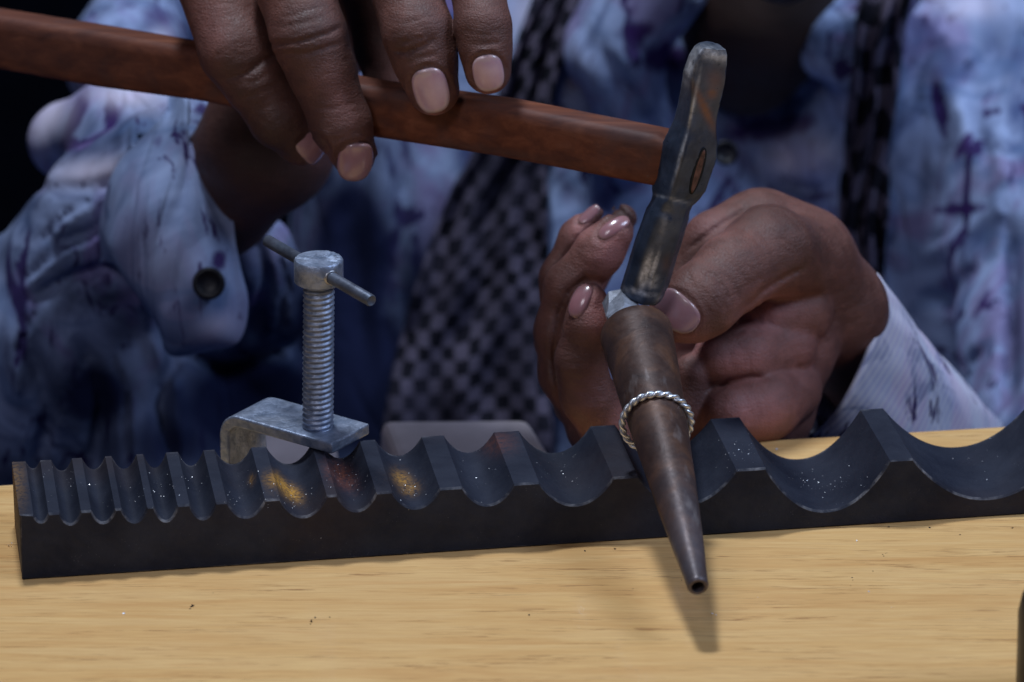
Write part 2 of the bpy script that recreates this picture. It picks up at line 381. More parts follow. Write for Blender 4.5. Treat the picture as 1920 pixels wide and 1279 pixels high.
def blobs(px, py, lst):
    "sum of soft elliptical marks: (x, y, rx, ry, angle, strength)"
    r = np.zeros(len(px))
    for x, y, rx, ry, an, st in lst:
        c, s_ = math.cos(R(an)), math.sin(R(an)); dx, dy = px - x, py - y
        u, v = (dx * c + dy * s_) / rx, (-dx * s_ + dy * c) / ry
        r = np.maximum(r, st * np.exp(-(u * u + v * v)))
    return r

# ================================================================ THE SETTING
b0, b1, b2 = atz(0, 907, 0), atz(1885, 797, 0), None
dv = (b1 - b0) / (b1[0] - b0[0])
L0, L1 = b0 + dv * (-600 - b0[0]), b0 + dv * (600 - b0[0])
nb = np.array([dv[1], -1, 0]) / math.hypot(dv[1], 1)         # towards the camera
F0, F1 = L0 + nb * 420, L1 + nb * 420
def slabmesh(p, z0, z1):
    V = [(*q[:2], z0) for q in p] + [(*q[:2], z1) for q in p]; n = len(p)
    F = [tuple(range(n))[::-1], tuple(range(n, 2 * n))] + [(i, (i + 1) % n, n + (i + 1) % n, n + i) for i in range(n)]
    return np.array(V), F
V, F = slabmesh([F0, F1, L1, L0], -22, 0)
tbl = mk('table', V, F, M['table'], smooth=False); bevel(tbl, 1.5, 3)
tag(tbl, 'pale yellow varnished wooden table top carrying the grooved steel block', 'table')
V, F = slabmesh([(-3000, 1500, 0), (3000, 1500, 0), (3000, 1520, 0), (-3000, 1520, 0)], -900, 1600)
tag(mk('backdrop', V, F, M['backdrop'], smooth=False), 'black dark background behind the seated craftsman', kind='structure')

# ================================================================ GROOVED BLOCK
BA = atz(42, 1088, 0); BB = atz(1920, 965, 0)
bu = (BB - BA) / np.linalg.norm(BB - BA); bn = np.array([-bu[1], bu[0], 0])   # bn away from the camera
def onface(px, py):
    d = FW + (px - 960) / FP * RT - (py - 639.5) / FP * UP
    P = CAM + d * (((BA - CAM) @ bn) / (d @ bn)); return float((P - BA) @ bu), float(P[2])
flats = [(42, 63, 970), (91, 112, 965), (152, 171, 960), (216, 228, 957), (276, 289, 954), (333, 356, 949), (405, 426, 944), (497, 525, 938), (613, 632, 931),
         (706, 735, 923), (825, 867, 915), (964, 1011, 906), (1150, 1196, 894), (1381, 1436, 879), (1669, 1712, 860)]
bots = [979, 983, 980, 979, 977, 973, 970, 969, 958, 953, 947, 947, 945, 958, 934]
prof = []; BH = np.mean([onface(f[0], f[2])[1] for f in flats])
for i, (xa, xb, y) in enumerate(flats):
    ua, _ = onface(xa, y); ub, _ = onface(xb, y)
    prof += [(ua, BH), (ub, BH)] if i else [(0.0, BH), (ub, BH)]
    if i < len(flats) - 1: uc, _ = onface(flats[i + 1][0], flats[i + 1][2])
    else: uc = ub + 40
    mid = 0.5 * (xb + (flats[i + 1][0] if i < len(flats) - 1 else 2010)); _, zb = onface(mid, bots[i])
    dep = BH - zb; n = 6 + int((uc - ub) * 0.7)
    for j in range(1, n):
        t = -1 + 2 * j / n; prof.append((ub + (uc - ub) * (t + 1) / 2, BH - dep * (1 - abs(t) ** 2.1)))
prof += [(uc, BH), (uc + 8, BH)]
BD = 33.6
uend = prof[-1][0]
outline = prof + [(uend, 0), (0, 0)]
def bpt(u, y, z): return BA + bu * u + bn * y + np.array([0, 0, z])
rows = [(0, -0.0, 0.45), (0.45, 0.0, 0.0)] + [(y, 0, 0) for y in np.concatenate([[0.8], np.linspace(1.8, BD - 1.6, 15)])] + [(BD - 0.45, 0, 0), (BD, 0, 0.45)]
# offset outline inward for chamfer rows
O = np.array(outline); nO = len(O)
nx = np.zeros((nO, 2))
for i in range(nO):
    a, b = O[i - 1], O[(i + 1) % nO]; e = b - a; e /= np.linalg.norm(e); nx[i] = (e[1], -e[0])   # towards inside
rows = [(0, 0, 0.62)] + rows + [(BD, 0, 0.62)]
rings = []
for k, (y, _, ins) in enumerate(rows):
    q = O + nx * ins
    rings.append(np.array([bpt(u, y, max(z, 0)) for u, z in q]))
V, F = loft(rings)
blk = mk('grooved_block', V, F, M['block'], origin=BA, sharp=38)
rr = np.array([0.0 if k in (0, len(rows) - 1) else 0.9 if k in (1, 2) else (0.0 if k == 3 else (0.5 if k >= len(rows) - 3 else 0)) for k in range(len(rows))])
wear = np.repeat(rr, nO); ztop = np.tile((O[:, 1] > 2), len(rows)); wear = wear * ztop
flatv = np.tile(O[:, 1] > BH - 0.2, len(rows)); wear = np.maximum(wear, flatv * 0.0)
px, py, D = proj(V)
notcap = np.repeat(np.arange(len(rows)) > 0, nO)
set_attr(blk, 'wear', notcap * np.maximum(wear * (0.5 + 0.5 * rng.random(len(V))), blobs(px, py, [(22, 985, 6, 60, -5, .9), (36, 1070, 5, 40, -10, .8)])))
set_attr(blk, 'rust', blobs(px, py, [(528, 908, 22, 8, 48, 1.3), (546, 924, 20, 11, 35, 1.2), (516, 895, 6, 10, 20, .9), (755, 900, 20, 12, 40, .75), (768, 915, 16, 12, 0, .6), (472, 900, 5, 7, 0, .6), (22, 930, 10, 60, 0, .55), (24, 1000, 8, 60, 0, .5), (30, 900, 14, 30, 0, .3)]))
set_attr(blk, 'redrust', blobs(px, py, [(640, 890, 30, 16, 45, 1.0), (930, 830, 25, 20, 0, .5)]))
tag(blk, 'long black steel forming block with a row of widening grooves across its top', 'forming block')
# ragged burrs on the left end stay as one small part
bvh_blk = BVHTree.FromPolygons([Vector(v) for v in V], [tuple(f) for f in F])
def drop(bvh, px, py):
    d = FW + (px - 960) / FP * RT - (py - 639.5) / FP * UP
    h = bvh.ray_cast(Vector(CAM), Vector(d).normalized()); return (np.array(h[0]), np.array(h[1])) if h[0] is not None else (None, None)
def flakes(pts, smin_, smax_):
    V = []; F = []
    for p in pts:
        s_ = random.uniform(smin_, smax_); q = rng.normal(size=(4, 3)); q /= np.linalg.norm(q, axis=1)[:, None]
        b = len(V); V += [p + q[i] * s_ * [1, 1, .6] for i in range(4)]; F += [(b, b + 1, b + 2), (b, b + 3, b + 1), (b + 1, b + 3, b + 2), (b, b + 2, b + 3)]
    return V, F
pts = []
centres = [(115, 900, 60, 40, 34), (250, 920, 60, 30, 24), (440, 930, 40, 30, 30), (550, 930, 40, 25, 45), (655, 895, 30, 30, 45), (770, 910, 30, 30, 30), (900, 880, 50, 40, 18), (1060, 890, 50, 35, 30),
           (1380, 850, 35, 25, 40), (1560, 905, 60, 30, 50), (1840, 860, 60, 40, 14), (1490, 890, 30, 15, 14), (340, 900, 60, 30, 30), (600, 1000, 500, 40, 6)]
for cx, cy, sx, sy, n in centres:
    for _ in range(n):
        h, nn = drop(bvh_blk, random.gauss(cx, sx * .6), random.gauss(cy, sy * .6))
        if h is not None: pts.append(h + nn * 0.05)
V, F = flakes(pts, 0.07, 0.27)
tag(mk('metal_filings', V, F, M['filing'], smooth=False), 'tiny bright metal filings sprinkled over the grooved black block', 'filings', kind='stuff')

# ================================================================ TABLE LITTER
V, F = [], []
for x, y, s_ in [(360, 1137, .75), (356, 1141, .4), (585, 1165, .6), (590, 1158, .35), (582, 1170, .3), (618, 1157, .3), (991, 1153, .4), (400, 1112, .2), (1152, 1029, .45), (1097, 1033, .35), (1186, 1104, .3), (1277, 1088, .25),
                (1598, 1083, .25), (1599, 1088, .22), (1595, 1098, .16), (1636, 1071, .25), (1655, 1040, .2), (1662, 1037, .28), (1667, 1987, .2), (1743, 989, .4), (1666, 988, .35), (1898, 990, .4), (1657, 1043, .2), (1800, 1003, .3), (1578, 1096, .14)]:
    if y > 1279: continue
    p = atz(x, y, s_ * .35); v, f = flakes([p, p + [.2 * s_, .3 * s_, 0]], s_ * .8, s_ * 1.1); b = len(V); V += v; F += [tuple(i + b for i in q) for q in f]
tag(mk('black_grit', V, F, M['grit'], smooth=False), 'scattered black grit crumbs lying on the yellow wooden table', 'crumbs', kind='stuff')
V, F = [], []
for x, y, s_ in [(1335, 1151, .5), (1628, 1109, .35), (1673, 1139, .4), (1607, 1014, .35), (232, 1150, .4), (17, 1024, .6), (535, 1102, .3), (1342, 1153, .3), (1420, 1120, .2), (22, 1018, .35), (1456, 842, .5)]:
    p = atz(x, y, s_ * .35); v, f = flakes([p, p + [.3 * s_, .2 * s_, 0]], s_ * .8, s_ * 1.2); b = len(V); V += v; F += [tuple(i + b for i in q) for q in f]
tag(mk('pale_shavings', V, F, M['filing'], smooth=False), 'few pale metal shavings lying on the yellow wooden table', 'shavings', kind='stuff')

# ================================================================ CLAMP WITH SCREW
PZ = BH + 3.4                                                # top of the plate
sc = atz(596, 800, PZ); SL = 0.022                                       # foot of the screw
fc = atz(622, 832, PZ); rc = atz(693, 794, PZ); lc = atz(438, 787, PZ)
wd = rc - fc; W = np.linalg.norm(wd); wd /= W
ld = lc - fc; ld -= wd * (ld @ wd); LL = np.linalg.norm(ld); ld /= LL
clamp = thing('screw_clamp', (sc[0], sc[1], PZ - 3), 'grey galvanised screw clamp with a threaded post and cross bar, standing on the grooved block', 'clamp')
th = 3.0; path = [(0, 0), (LL * .5, 0), (LL, 0)]; Rb = 6.5
for a in np.linspace(12, 90, 8): path.append((LL + Rb * math.sin(R(a)), -Rb * (1 - math.cos(R(a)))))
path += [(LL + Rb, -Rb - 14), (LL + Rb, -Rb - 30)]
P = np.array(path); rings = []
for i in range(len(P)):
    t = P[min(i + 1, len(P) - 1)] - P[max(i - 1, 0)]; t /= np.linalg.norm(t); n = np.array([-t[1], t[0]])
    # n points up on the plate, outwards on the bend
    if n[1] < -0.01 or (abs(n[1]) < .01 and n[0] < 0): n = -n
    sec = []
    for (du, dn) in ((0.0, 0), (0.0, -th), (W, -th), (W, 0)):
        q = P[i] + n * dn; sec.append(fc + ld * q[0] + np.array([0, 0, q[1]]) + wd * du)
    rings.append(np.array(sec))
V, F = loft(rings); body = mk('clamp_frame', V, F, M['zinc'], clamp, smooth=False); bevel(body, 0.5, 2, 40)
# thread
Rs = 4.05; pitch = 1.42; H = next(h for h in np.arange(20, 80, .1) if proj(sc + np.array([0, 0, h + 6]))[1] < 484); nseg = 40; per = 8
rows_ = int(H / pitch * per); V = []; F = []
for i in range(rows_ + 1):
    z = H * i / rows_
    for j in range(nseg):
        th_ = 2 * math.pi * j / nseg; ph = (z / pitch - j / nseg) % 1.0
        tri = abs(2 * ph - 1); rr_ = Rs - 0.62 * (1 - tri ** .8) * (1 if z < H - 1 else .3)
        V.append((sc[0] + SL * z + rr_ * math.cos(th_), sc[1] + rr_ * math.sin(th_), PZ - .3 + z))
for i in range(rows_):
    for j in range(nseg):
        k = (j + 1) % nseg; F.append((i * nseg + j, i * nseg + k, (i + 1) * nseg + k, (i + 1) * nseg + j))
scr = mk('threaded_screw', V, F, M['zinc'], clamp)
# head
hz = PZ + H - .6; c0 = np.array([sc[0] + SL * H, sc[1], hz]); X_, Y_ = np.array([1., 0, 0]), np.array([0, 1., 0]); Z_ = np.array([0, 0, 1.])
tilt = np.array([0.02, -0.0, 1.]); HR = 6.2
hr = [circ(c0 + Z_ * z, X_, Y_, r, 56) for z, r in ((0, HR - .7), (0.5, HR), (3.2, HR), (5.9, HR), (6.4, HR - .35))]
hr += [circ(c0 + Z_ * (6.42 if r > 0.5 else 6.35), X_, Y_, r, 56) for r in (5.2, 4.4, 3.4, 2, .4)]
# dents on the top
for k in range(4, 9):
    for j in range(56):
        q = hr[k][j]; a = math.degrees(math.atan2(*(q - c0)[[1, 0]])); rr_ = np.linalg.norm((q - c0)[:2])
        if rr_ > 2.5 and (-40 < a < 75 or 165 < a or a < -168): q[2] += 0.38 * math.sin(a * .31 + k * 2.0) * math.sin(rr_ * 2.1)
V, F = loft(hr); hd = mk('screw_head', V, F, M['zinc'], clamp, sharp=50)
# bar
bz = hz + 3.2; A_ = atz(505, 450, bz); B_ = atz(701, 563, bz); mid = (A_ + B_) / 2
bd = (B_ - A_) / np.linalg.norm(B_ - A_); off = np.array([c0[0], sc[1], bz]) - mid; off -= bd * (off @ bd)
A_ = A_ + off * .9; B_ = B_ + off * .9
_, u, v = frame(bd); rb = 1.55
V, F = loft([circ(A_, u, v, rb * .7, 28), circ(A_ + bd * .5, u, v, rb, 28), circ((A_ + B_) / 2, u, v, rb, 28), circ(B_ - bd * .5, u, v, rb, 28), circ(B_, u, v, rb * .82, 28), circ(B_ - bd * .35, u, v, rb * .45, 28)])
mk('cross_bar', V, F, M['zincdark'], clamp, sharp=50)
_, u2, v2 = frame(bd); cc = np.array([c0[0], sc[1], bz]) + bd * (HR - .1)
V, F = loft([circ(cc - bd * .6, u2, v2, 2.1, 28), circ(cc + bd * .25, u2, v2, 1.95, 28), circ(cc + bd * .3, u2, v2, 1.6, 28)], cap0=False, cap1=False)
mk('bar_hole_rim', V, F, M['bright'], clamp)

# ================================================================ PALE SLABS BEYOND THE TABLE
def slab(name, pxs, z, h, label):
    P = [atz(x, y, z) for x, y in pxs]; V, F = slabmesh(P, z - h, z); o = mk(name, V, F, M['slab'], smooth=False); bevel(o, 3, 3); return tag(o, label, 'slab', 'pale slabs behind the table')
slab('pale_slab', [(745, 872), (1045, 868), (992, 783), (712, 785)], -28, 14, 'pale grey slab seen behind the block between the clamp and the finger tips')
slab('pale_slab', [(470, 880), (640, 876), (628, 806), (462, 808)], -28, 14, 'pale grey slab glimpsed under the plate of the screw clamp')

# ================================================================ RING MANDREL
tip = atz(1309, 1101, 15.0); rear = at(1192, 622, depth(tip) + 84)
print('MANDREL', depth(tip), rear, math.degrees(math.asin((rear - tip)[2] / np.linalg.norm(rear - tip))), np.linalg.norm(rear - tip))
ax = rear - tip; ML = np.linalg.norm(ax); ax /= ML
_, mu, mv = frame(ax)
# width in px along the picture -> radius along the axis
def along(py_):
    lo, hi = 0.0, 1.2
    for _ in range(40):
        m_ = (lo + hi) / 2
        if proj(tip + ax * ML * m_)[1] > py_: lo = m_
        else: hi = m_
    return lo * ML
widths = [(1101, 41), (1090, 42), (1060, 50), (1029, 59), (990, 68), (958, 76), (890, 90), (822, 104), (747, 119), (654, 133), (628, 137)]
sec = []
for y, wpx in widths:
    s_ = along(y); sec.append((s_, wpx / 2 * K(proj(tip + ax * s_)[2])))
man = thing('ring_mandrel', tip, 'brown tapered hollow steel mandrel resting across the black block, held in the left hand', 'mandrel')
rings = [circ(tip + ax * 9, mu, mv, 1.4, 48), circ(tip + ax * .3, mu, mv, 1.5, 48), circ(tip - ax * .02, mu, mv, 1.65, 48), circ(tip, mu, mv, sec[0][1] - .35, 48), circ(tip + ax * .5, mu, mv, sec[0][1], 48)]
ss = np.linspace(1.2, sec[-1][0], 46); rsm = np.interp(ss, [a for a, _ in sec], [b for _, b in sec])
for i, (s_, r_) in enumerate(zip(ss, rsm)):
    ring_ = circ(tip + ax * s_, mu, mv, r_, 48); ring_ = ring_ + (ring_ - (tip + ax * s_)) * (rng.normal(size=(48, 1)) * .0015)
    rings.append(ring_)
rings += [circ(tip + ax * (ss[-1] + .8), mu, mv, rsm[-1] - .6, 48), circ(tip + ax * (ss[-1] + .9), mu, mv, rsm[-1] - 2, 48)]
V, F = loft(rings); o = mk('tapered_shaft', V, F, M['mandrel'], man, sharp=50)
sa = (np.array(V) - tip) @ ax; set_attr(o, 'tip', np.clip(1.1 - sa / 42, 0, 1))
V, F = loft([circ(tip + ax * 8.9, mu, mv, 1.39, 24), circ(tip + ax * 9.0, mu, mv, .3, 24)]); mk('bore', V, F, M['hole'], man)
# bright square butt
e0 = tip + ax * (ss[-1] + .5); rings = []
for s_, r_ in ((0, 5.2), (1.5, 5.0), (4, 4.7), (8, 4.9), (12, 4.5)):
    c_ = e0 + ax * s_ + np.array([-2.2, 0, 1.5]); rg = circ(c_, mu, mv, r_, 7, .4 + s_ * .03); rg += rng.normal(size=rg.shape) * .35; rings.append(rg)
V, F = loft(rings); o = mk('butt_end', V, F, plain('dull pale steel', (0.24, 0.26, 0.31), 0.55, 0.3, .5, 500), man, smooth=False)

# ================================================================ TWISTED SILVER RING
sr = along(790); ra = np.interp(sr, [a for a, _ in sec], [b for _, b in sec])
RR = 8.6; n = 420; tw = 12; hs = .45
nax = ax + np.array([0.07, 0, -0.06]); nax, ru_, rv_ = frame(nax)
rcn = tip + ax * sr - rv_ * (RR - ra - .75) if rv_[2] > 0 else tip + ax * sr + rv_ * (RR - ra - .75)
rcn = rcn + ru_ * .2
ringo = thing('twisted_ring', rcn - Z_ * RR, 'twisted silver wire ring slipped round the brown mandrel', 'ring')
for k in range(2):
    rings = []
    P = []
    for i in range(n):
        a = 2 * math.pi * i / n; b = a * tw + k * math.pi
        rad = ru_ * math.cos(a) + rv_ * math.sin(a)
        P.append(rcn + rad * (RR + hs * math.cos(b)) + nax * hs * math.sin(b))
    P = np.array(P)
    for i in range(n):
        t = P[(i + 1) % n] - P[i - 1]; t /= np.linalg.norm(t); a = 2 * math.pi * i / n; rad = ru_ * math.cos(a) + rv_ * math.sin(a)
        u = np.cross(t, rad); u /= np.linalg.norm(u); v = np.cross(t, u); rings.append(circ(P[i], u, v, .52, 12))
    rings.append(rings[0]); V, F = loft(rings, cap0=False, cap1=False); mk('wire_strand', V, F, M['silver'], ringo)

# ================================================================ HAMMER
hb = at(1202, 556, 745); ht = at(1338, 86, 716)
ha = ht - hb; HL = np.linalg.norm(ha); ha /= HL
def Dh(x): return 733 + (1245 - x) / 7.1 * 0.48
hp = [(1400, 322), (1300, 305), (1240, 294), (950, 238), (690, 200), (395, 138), (200, 106), (0, 72), (-260, 25)]
hh = at(950, 238, Dh(950)) - at(1240, 294, Dh(1240)); hh /= np.linalg.norm(hh)
hn = np.cross(ha, hh); hn /= np.linalg.norm(hn)
if hn @ FW > 0: hn = -hn                                     # hn towards the camera
hside = np.cross(hn, ha); hside /= np.linalg.norm(hside)
if hside[0] < 0: hside = -hside
ham = thing('hammer', hb, 'small blued steel hammer with a worn reddish wooden handle, raised above the mandrel', 'hammer')
S = [(556, 1202, 38, .95, 0), (549, 1203, 42, 1, 0), (520, 1214, 44, 1, 0), (467, 1230, 44, 1, 0), (400, 1252, 42, 1, 0), (386, 1257, 39, 1, 0), (376, 1261, 40, 1, .2), (362, 1267, 48, .98, .8), (345, 1274, 53, .95, .8), (310, 1285, 54, .92, 1),
     (280, 1294, 55, .92, 1), (255, 1300, 49, .95, 1), (232, 1304, 42, 1, .9), (205, 1308, 40, 1, .9), (170, 1316, 41, .95, 1), (141, 1321, 42, .85, 1), (112, 1328, 38, .62, 1), (95, 1333, 33, .45, 1), (87, 1336, 27, .36, 1)]
rings = []
def sect(y, x, hw, sq):
    t_ = (556 - y) / 470; D_ = 745 - 29 * t_; k = K(D_); c_ = at(x, y, D_); r_ = hw * k
    rt = hside + hh * 0; rt = np.cross(ha, -FW); rt /= np.linalg.norm(rt); rt = rt if rt[0] > 0 else -rt; fr = np.cross(rt, ha); fr = fr if fr @ FW < 0 else -fr
    ry = np.interp(y, [88, 130, 180, 230, 265, 300, 340, 380, 420], [-.62, -.52, -.35, -.22, -.2, -.18, -.16, -.15, -.15])
    A8 = np.array([(-1, 0), (-1 + (ry - .06 + 1) * .5, .44), (ry - .06, .86), (ry + .07, .88), ((ry + .07 + 1) * .5, .46), (1, 0), (.4, -.8), (-.4, -.8)])
    an = np.radians([180, 146, 116, 80, 42, 0, -60, -120]); B8 = np.stack([np.cos(an), np.sin(an)], 1)
    q = A8 * sq + B8 * (1 - sq)
    return np.array([c_ + rt * u * r_ + fr * v * r_ for u, v in q]), fr
for y, x, hw, tk, sq in S:
    sq_ = 1.0 if sq > .7 else sq
    pts, fr_ = sect(y, x, hw, sq_); rings.append(pts)
def dense(P, n):
    "closed ring of 8 corners -> 8n points with slightly rounded corners"
    Q = np.concatenate([P[i] + (P[(i + 1) % 8] - P[i]) * (np.arange(n) / n)[:, None] for i in range(8)])
    for _ in range(1): Q = .5 * Q + .25 * (np.roll(Q, 1, 0) + np.roll(Q, -1, 0))
    return Q
rings = [dense(q, 7) for q in rings]
rings = [rings[i] + (rings[i + 1] - rings[i]) * f for i in range(len(rings) - 1) for f in ((0, .25, .5, .75) if 0 < i < len(rings) - 2 else (0, .5))] + [rings[-1]]
dn = np.random.default_rng(3)
rings = [q + dn.normal(size=q.shape) * .03 for q in rings]
V, F = loft(rings); ho = mk('hammer_head', V, F, M['head'], ham, sharp=50)
px, py, D = proj(np.array(V))
set_attr(ho, 'bare_glint', blobs(px, py, [(1210, 512, 7, 30, 15, 1.6), (1226, 500, 4, 22, 15, 1.4), (1222, 530, 9, 10, 15, 1.0), (1205, 550, 34, 4, 15, .9), (1295, 120, 9, 36, 12, .8), (1338, 100, 30, 12, 15, .9), (1298, 205, 3, 60, 12, .6), (1277, 290, 3, 50, 16, .7), (1245, 420, 8, 34, 15, .25), (1255, 372, 30, 2.5, 14, .4)]))  # worn bare steel, plus painted highlights on the ridges and lower barrel
set_attr(ho, 'rusty', blobs(px, py, [(1322, 205, 7, 40, -25, 1.0), (1335, 175, 10, 10, 0, .8), (1340, 150, 16, 20, 0, .4), (1250, 495, 10, 14, 0, .3)]))
# bright worn striking face and peen edge
def loft_between(y0, y1, grow, name):
    idx = [i for i, s_ in enumerate(S) if min(y0, y1) <= s_[0] <= max(y0, y1)]; rg = []
    for i in idx: c_ = rings[i].mean(0); rg.append(c_ + (rings[i] - c_) * grow)
    V, F = loft(rg); return mk(name, V, F, M['bright'], ham, sharp=24)
# wooden handle
rings = []
H_ = [(1300, 308, 36), (1285, 304, 36), (1262, 299, 43), (1240, 294, 50), (950, 238, 51), (690, 200, 49), (395, 136, 50), (200, 106, 54), (0, 72, 52), (-260, 25, 50)]
xs = [h_[0] for h_ in H_][::-1]
X2 = np.concatenate([[1300, 1285, 1262], np.linspace(1240, -260, 60)])
for x in X2:
    y = np.interp(x, xs, [h_[1] for h_ in H_][::-1]); hw = np.interp(x, xs, [h_[2] for h_ in H_][::-1]) * .985
    D = Dh(x); c_ = at(x, y, D); r_ = hw * K(D); tk = 3.0 if x > 1250 else 5.2
    if x > 1250: r_ *= .8
    upv = np.array(ha) - hh * (ha @ hh); upv /= np.linalg.norm(upv); nv = np.cross(hh, upv)
    pts = []
    for j in range(28):
        a = 2 * math.pi * j / 28; ca, sa_ = math.cos(a), math.sin(a); k_ = (abs(ca) ** 9 + abs(sa_) ** 9) ** (-1 / 9)
        pts.append(c_ + upv * sa_ * k_ * r_ + nv * ca * k_ * tk)
    rings.append(np.array(pts))
V, F = loft(rings); o = mk('wooden_handle', V, F, M['handle'], ham, origin=None)
px, py, D = proj(np.array(V))
set_attr(o, 'grime', blobs(px, py, [(1180, 255, 70, 28, 10, .9), (1090, 235, 90, 18, 10, .7), (1000, 215, 80, 14, 10, .5), (908, 248, 10, 16, 0, .8), (860, 210, 60, 20, 0, .3), (1150, 310, 20, 12, 0, .4), (740, 180, 60, 20, 0, .5), (560, 150, 200, 26, 8, .5), (1180, 300, 60, 22, 10, .35), (950, 290, 120, 6, 10, .6), (100, 90, 260, 90, 8, .45), (1060, 300, 60, 8, 10, .3)]))
# end of the handle in the eye of the head
es, _ = sect(306, 1287, 54, 1.0); p3, p5 = es[3], es[5]; fw_ = p5 - p3; fl = np.linalg.norm(fw_); fw_ /= fl; fn = np.cross(fw_, ha); fn = fn if fn @ FW < 0 else -fn
ec = p3 + fw_ * fl * .50
def patch(name, mat, rl, rw, h0, h1):
    V, F = loft([circ(ec - fn * 1.5, ha, fw_, rl, 24, 0, rw), circ(ec + fn * h0, ha, fw_, rl, 24, 0, rw), circ(ec + fn * h1, ha, fw_, rl * .9, 24, 0, rw * .8)]); return mk(name, V, F, mat, ham)
patch('eye_rim', M['hole'], 6.6, 1.7, .10, .12); patch('handle_end', M['eyewood'], 6.1, .95, .18, .2)

# ================================================================ BLACK BOTTLE AT THE RIGHT EDGE
bb = atz(1978, 1300, 0); bb = bb + np.array([0, 0, 0]); bt = thing('black_bottle', bb, 'black rounded bottle with a grey collar, cut off by the right edge of the picture', 'bottle')
def zfor(py_): return float(aty(1972, py_, bb[1])[2])
k_ = K(depth(bb))
zz = [(1300, 70), (1279, 74), (1200, 75), (1150, 76), (1120, 70), (1098, 58), (1088, 50)]
V, F = loft([circ(bb + Z_ * max(zfor(y), 0 if i == 0 else .5 * i), X_, Y_, r_ * k_, 40) for i, (y, r_) in enumerate(zz)]); mk('bottle_body', V, F, M['black'], bt, sharp=40)
V, F = loft([circ(bb + Z_ * zfor(y), X_, Y_, r_ * k_, 40) for y, r_ in ((1088, 52), (1080, 56), (1040, 56), (1034, 50))]); mk('collar', V, F, M['zincdark'], bt, sharp=40)
V, F = loft([circ(bb + Z_ * zfor(y), X_, Y_, r_ * k_, 40) for y, r_ in ((1034, 46), (1015, 50), (1005, 56), (970, 57), (955, 48))]); mk('cap', V, F, M['black'], bt, sharp=40)

# ================================================================ THE CRAFTSMAN
person = thing('person', at(1200, 900, 1000), 'craftsman in a blue and lilac dyed shirt and checked scarf, holding hammer and mandrel', 'person')
# ---- right hand on the hammer
lo = np.minimum.reduce([at(230, 480, 760), at(230, 480, 880), at(1000, -280, 700)]) - 5
hi = np.maximum.reduce([at(1000, -280, 760), at(1000, -280, 850), at(230, 480, 880)]) + 5
lo[1] = at(500, 0, 715)[1] - 10; hi[1] = at(300, 480, 915)[1] + 5
A = Field(lo, hi, 0.6)
J0 = J
def J(px, py, D, r): return J0(px, py, D + max(0.0, 0.035 * (950 - px)) + 3, r)
A.chain([J(640, -200, 805, 120), J(560, 60, 822, 125), J(500, 272, 828, 122), J(405, 370, 850, 108), J(300, 470, 885, 85), J(200, 600, 930, 70)], 6, 8, 14)
A.chain([J(840, -190, 790, 90), J(560, -150, 800, 120)], 8, 6)
A.chain([J(700, -60, 800, 75), J(725, 90, 786, 56), J(735, 185, 775, 44)], 3, 5)
f1 = [J(400, -210, 775, 80), J(392, -60, 756, 72), J(445, 95, 750, 70), J(478, 150, 751, 60), J(524, 222, 754, 55), J(563, 270, 760, 42)]
f2 = [J(540, -230, 768, 82), J(548, -40, 745, 74), J(580, 70, 741, 70), J(602, 130, 743, 62), J(640, 235, 746, 56), J(664, 290, 750, 43)]
f3 = [J(715, -220, 770, 80), J(752, -50, 745, 68), J(784, 62, 738, 65), J(797, 110, 739, 59), J(813, 168, 741, 49)]
f4 = [J(880, -170, 770, 66), J(893, -40, 745, 52), J(906, 50, 738, 51), J(910, 90, 738, 47), J(915, 134, 739, 43)]
for f in (f1, f2, f3, f4): A.chain(f, 1.0, 3.5)
A.chain([J(400, -210, 775, 80), J(560, -230, 770, 85), J(730, -220, 772, 80), J(880, -180, 776, 66)], 8, 5)
def crs(Fd, L, D0, D1):
    for pts, w_, a_ in L: Fd.crease(pts, D0, D1, w_, a_)
crs(A, [([(500, 85), (560, 78), (615, 62), (640, 50)], 4, .85), ([(525, 102), (580, 98), (640, 80)], 3.5, .7), ([(510, 50), (560, 45), (620, 30)], 3, .25),
        ([(418, 150), (460, 138), (500, 110), (520, 100)], 4.5, .8), ([(440, 160), (480, 150), (520, 128)], 3, .35), ([(455, 185), (495, 172), (530, 152)], 3, .3), ([(470, 208), (510, 198), (550, 185)], 3, .25),
        ([(590, 200), (630, 205), (672, 192)], 3, .25), ([(600, 262), (640, 262), (680, 245)], 3, .25),
        ([(735, 95), (765, 98), (800, 82), (815, 68)], 4, .85), ([(745, 78), (775, 80), (810, 60)], 3, .3), ([(780, 110), (800, 105), (825, 98)], 3, .25), ([(870, 60), (905, 66), (940, 58)], 3, .3), ([(872, 80), (905, 84), (940, 76)], 3, .25)], 700, 772)
NAILS_R = [(586, 280, 27, 24, 35, 'f'), (667, 304, 32, 34, 8, 'f'), (808, 170, 33, 42, -15, 'f'), (916, 138, 29, 34, -10, 'f')]
NAILS_L = [(1266, 583, 45, 31, 35, 'n'), (1086, 563, 16, 34, 22, 'n'), (1150, 425, 34, 14, -38, 'n'), (1104, 402, 24, 10, -45, 'n')]
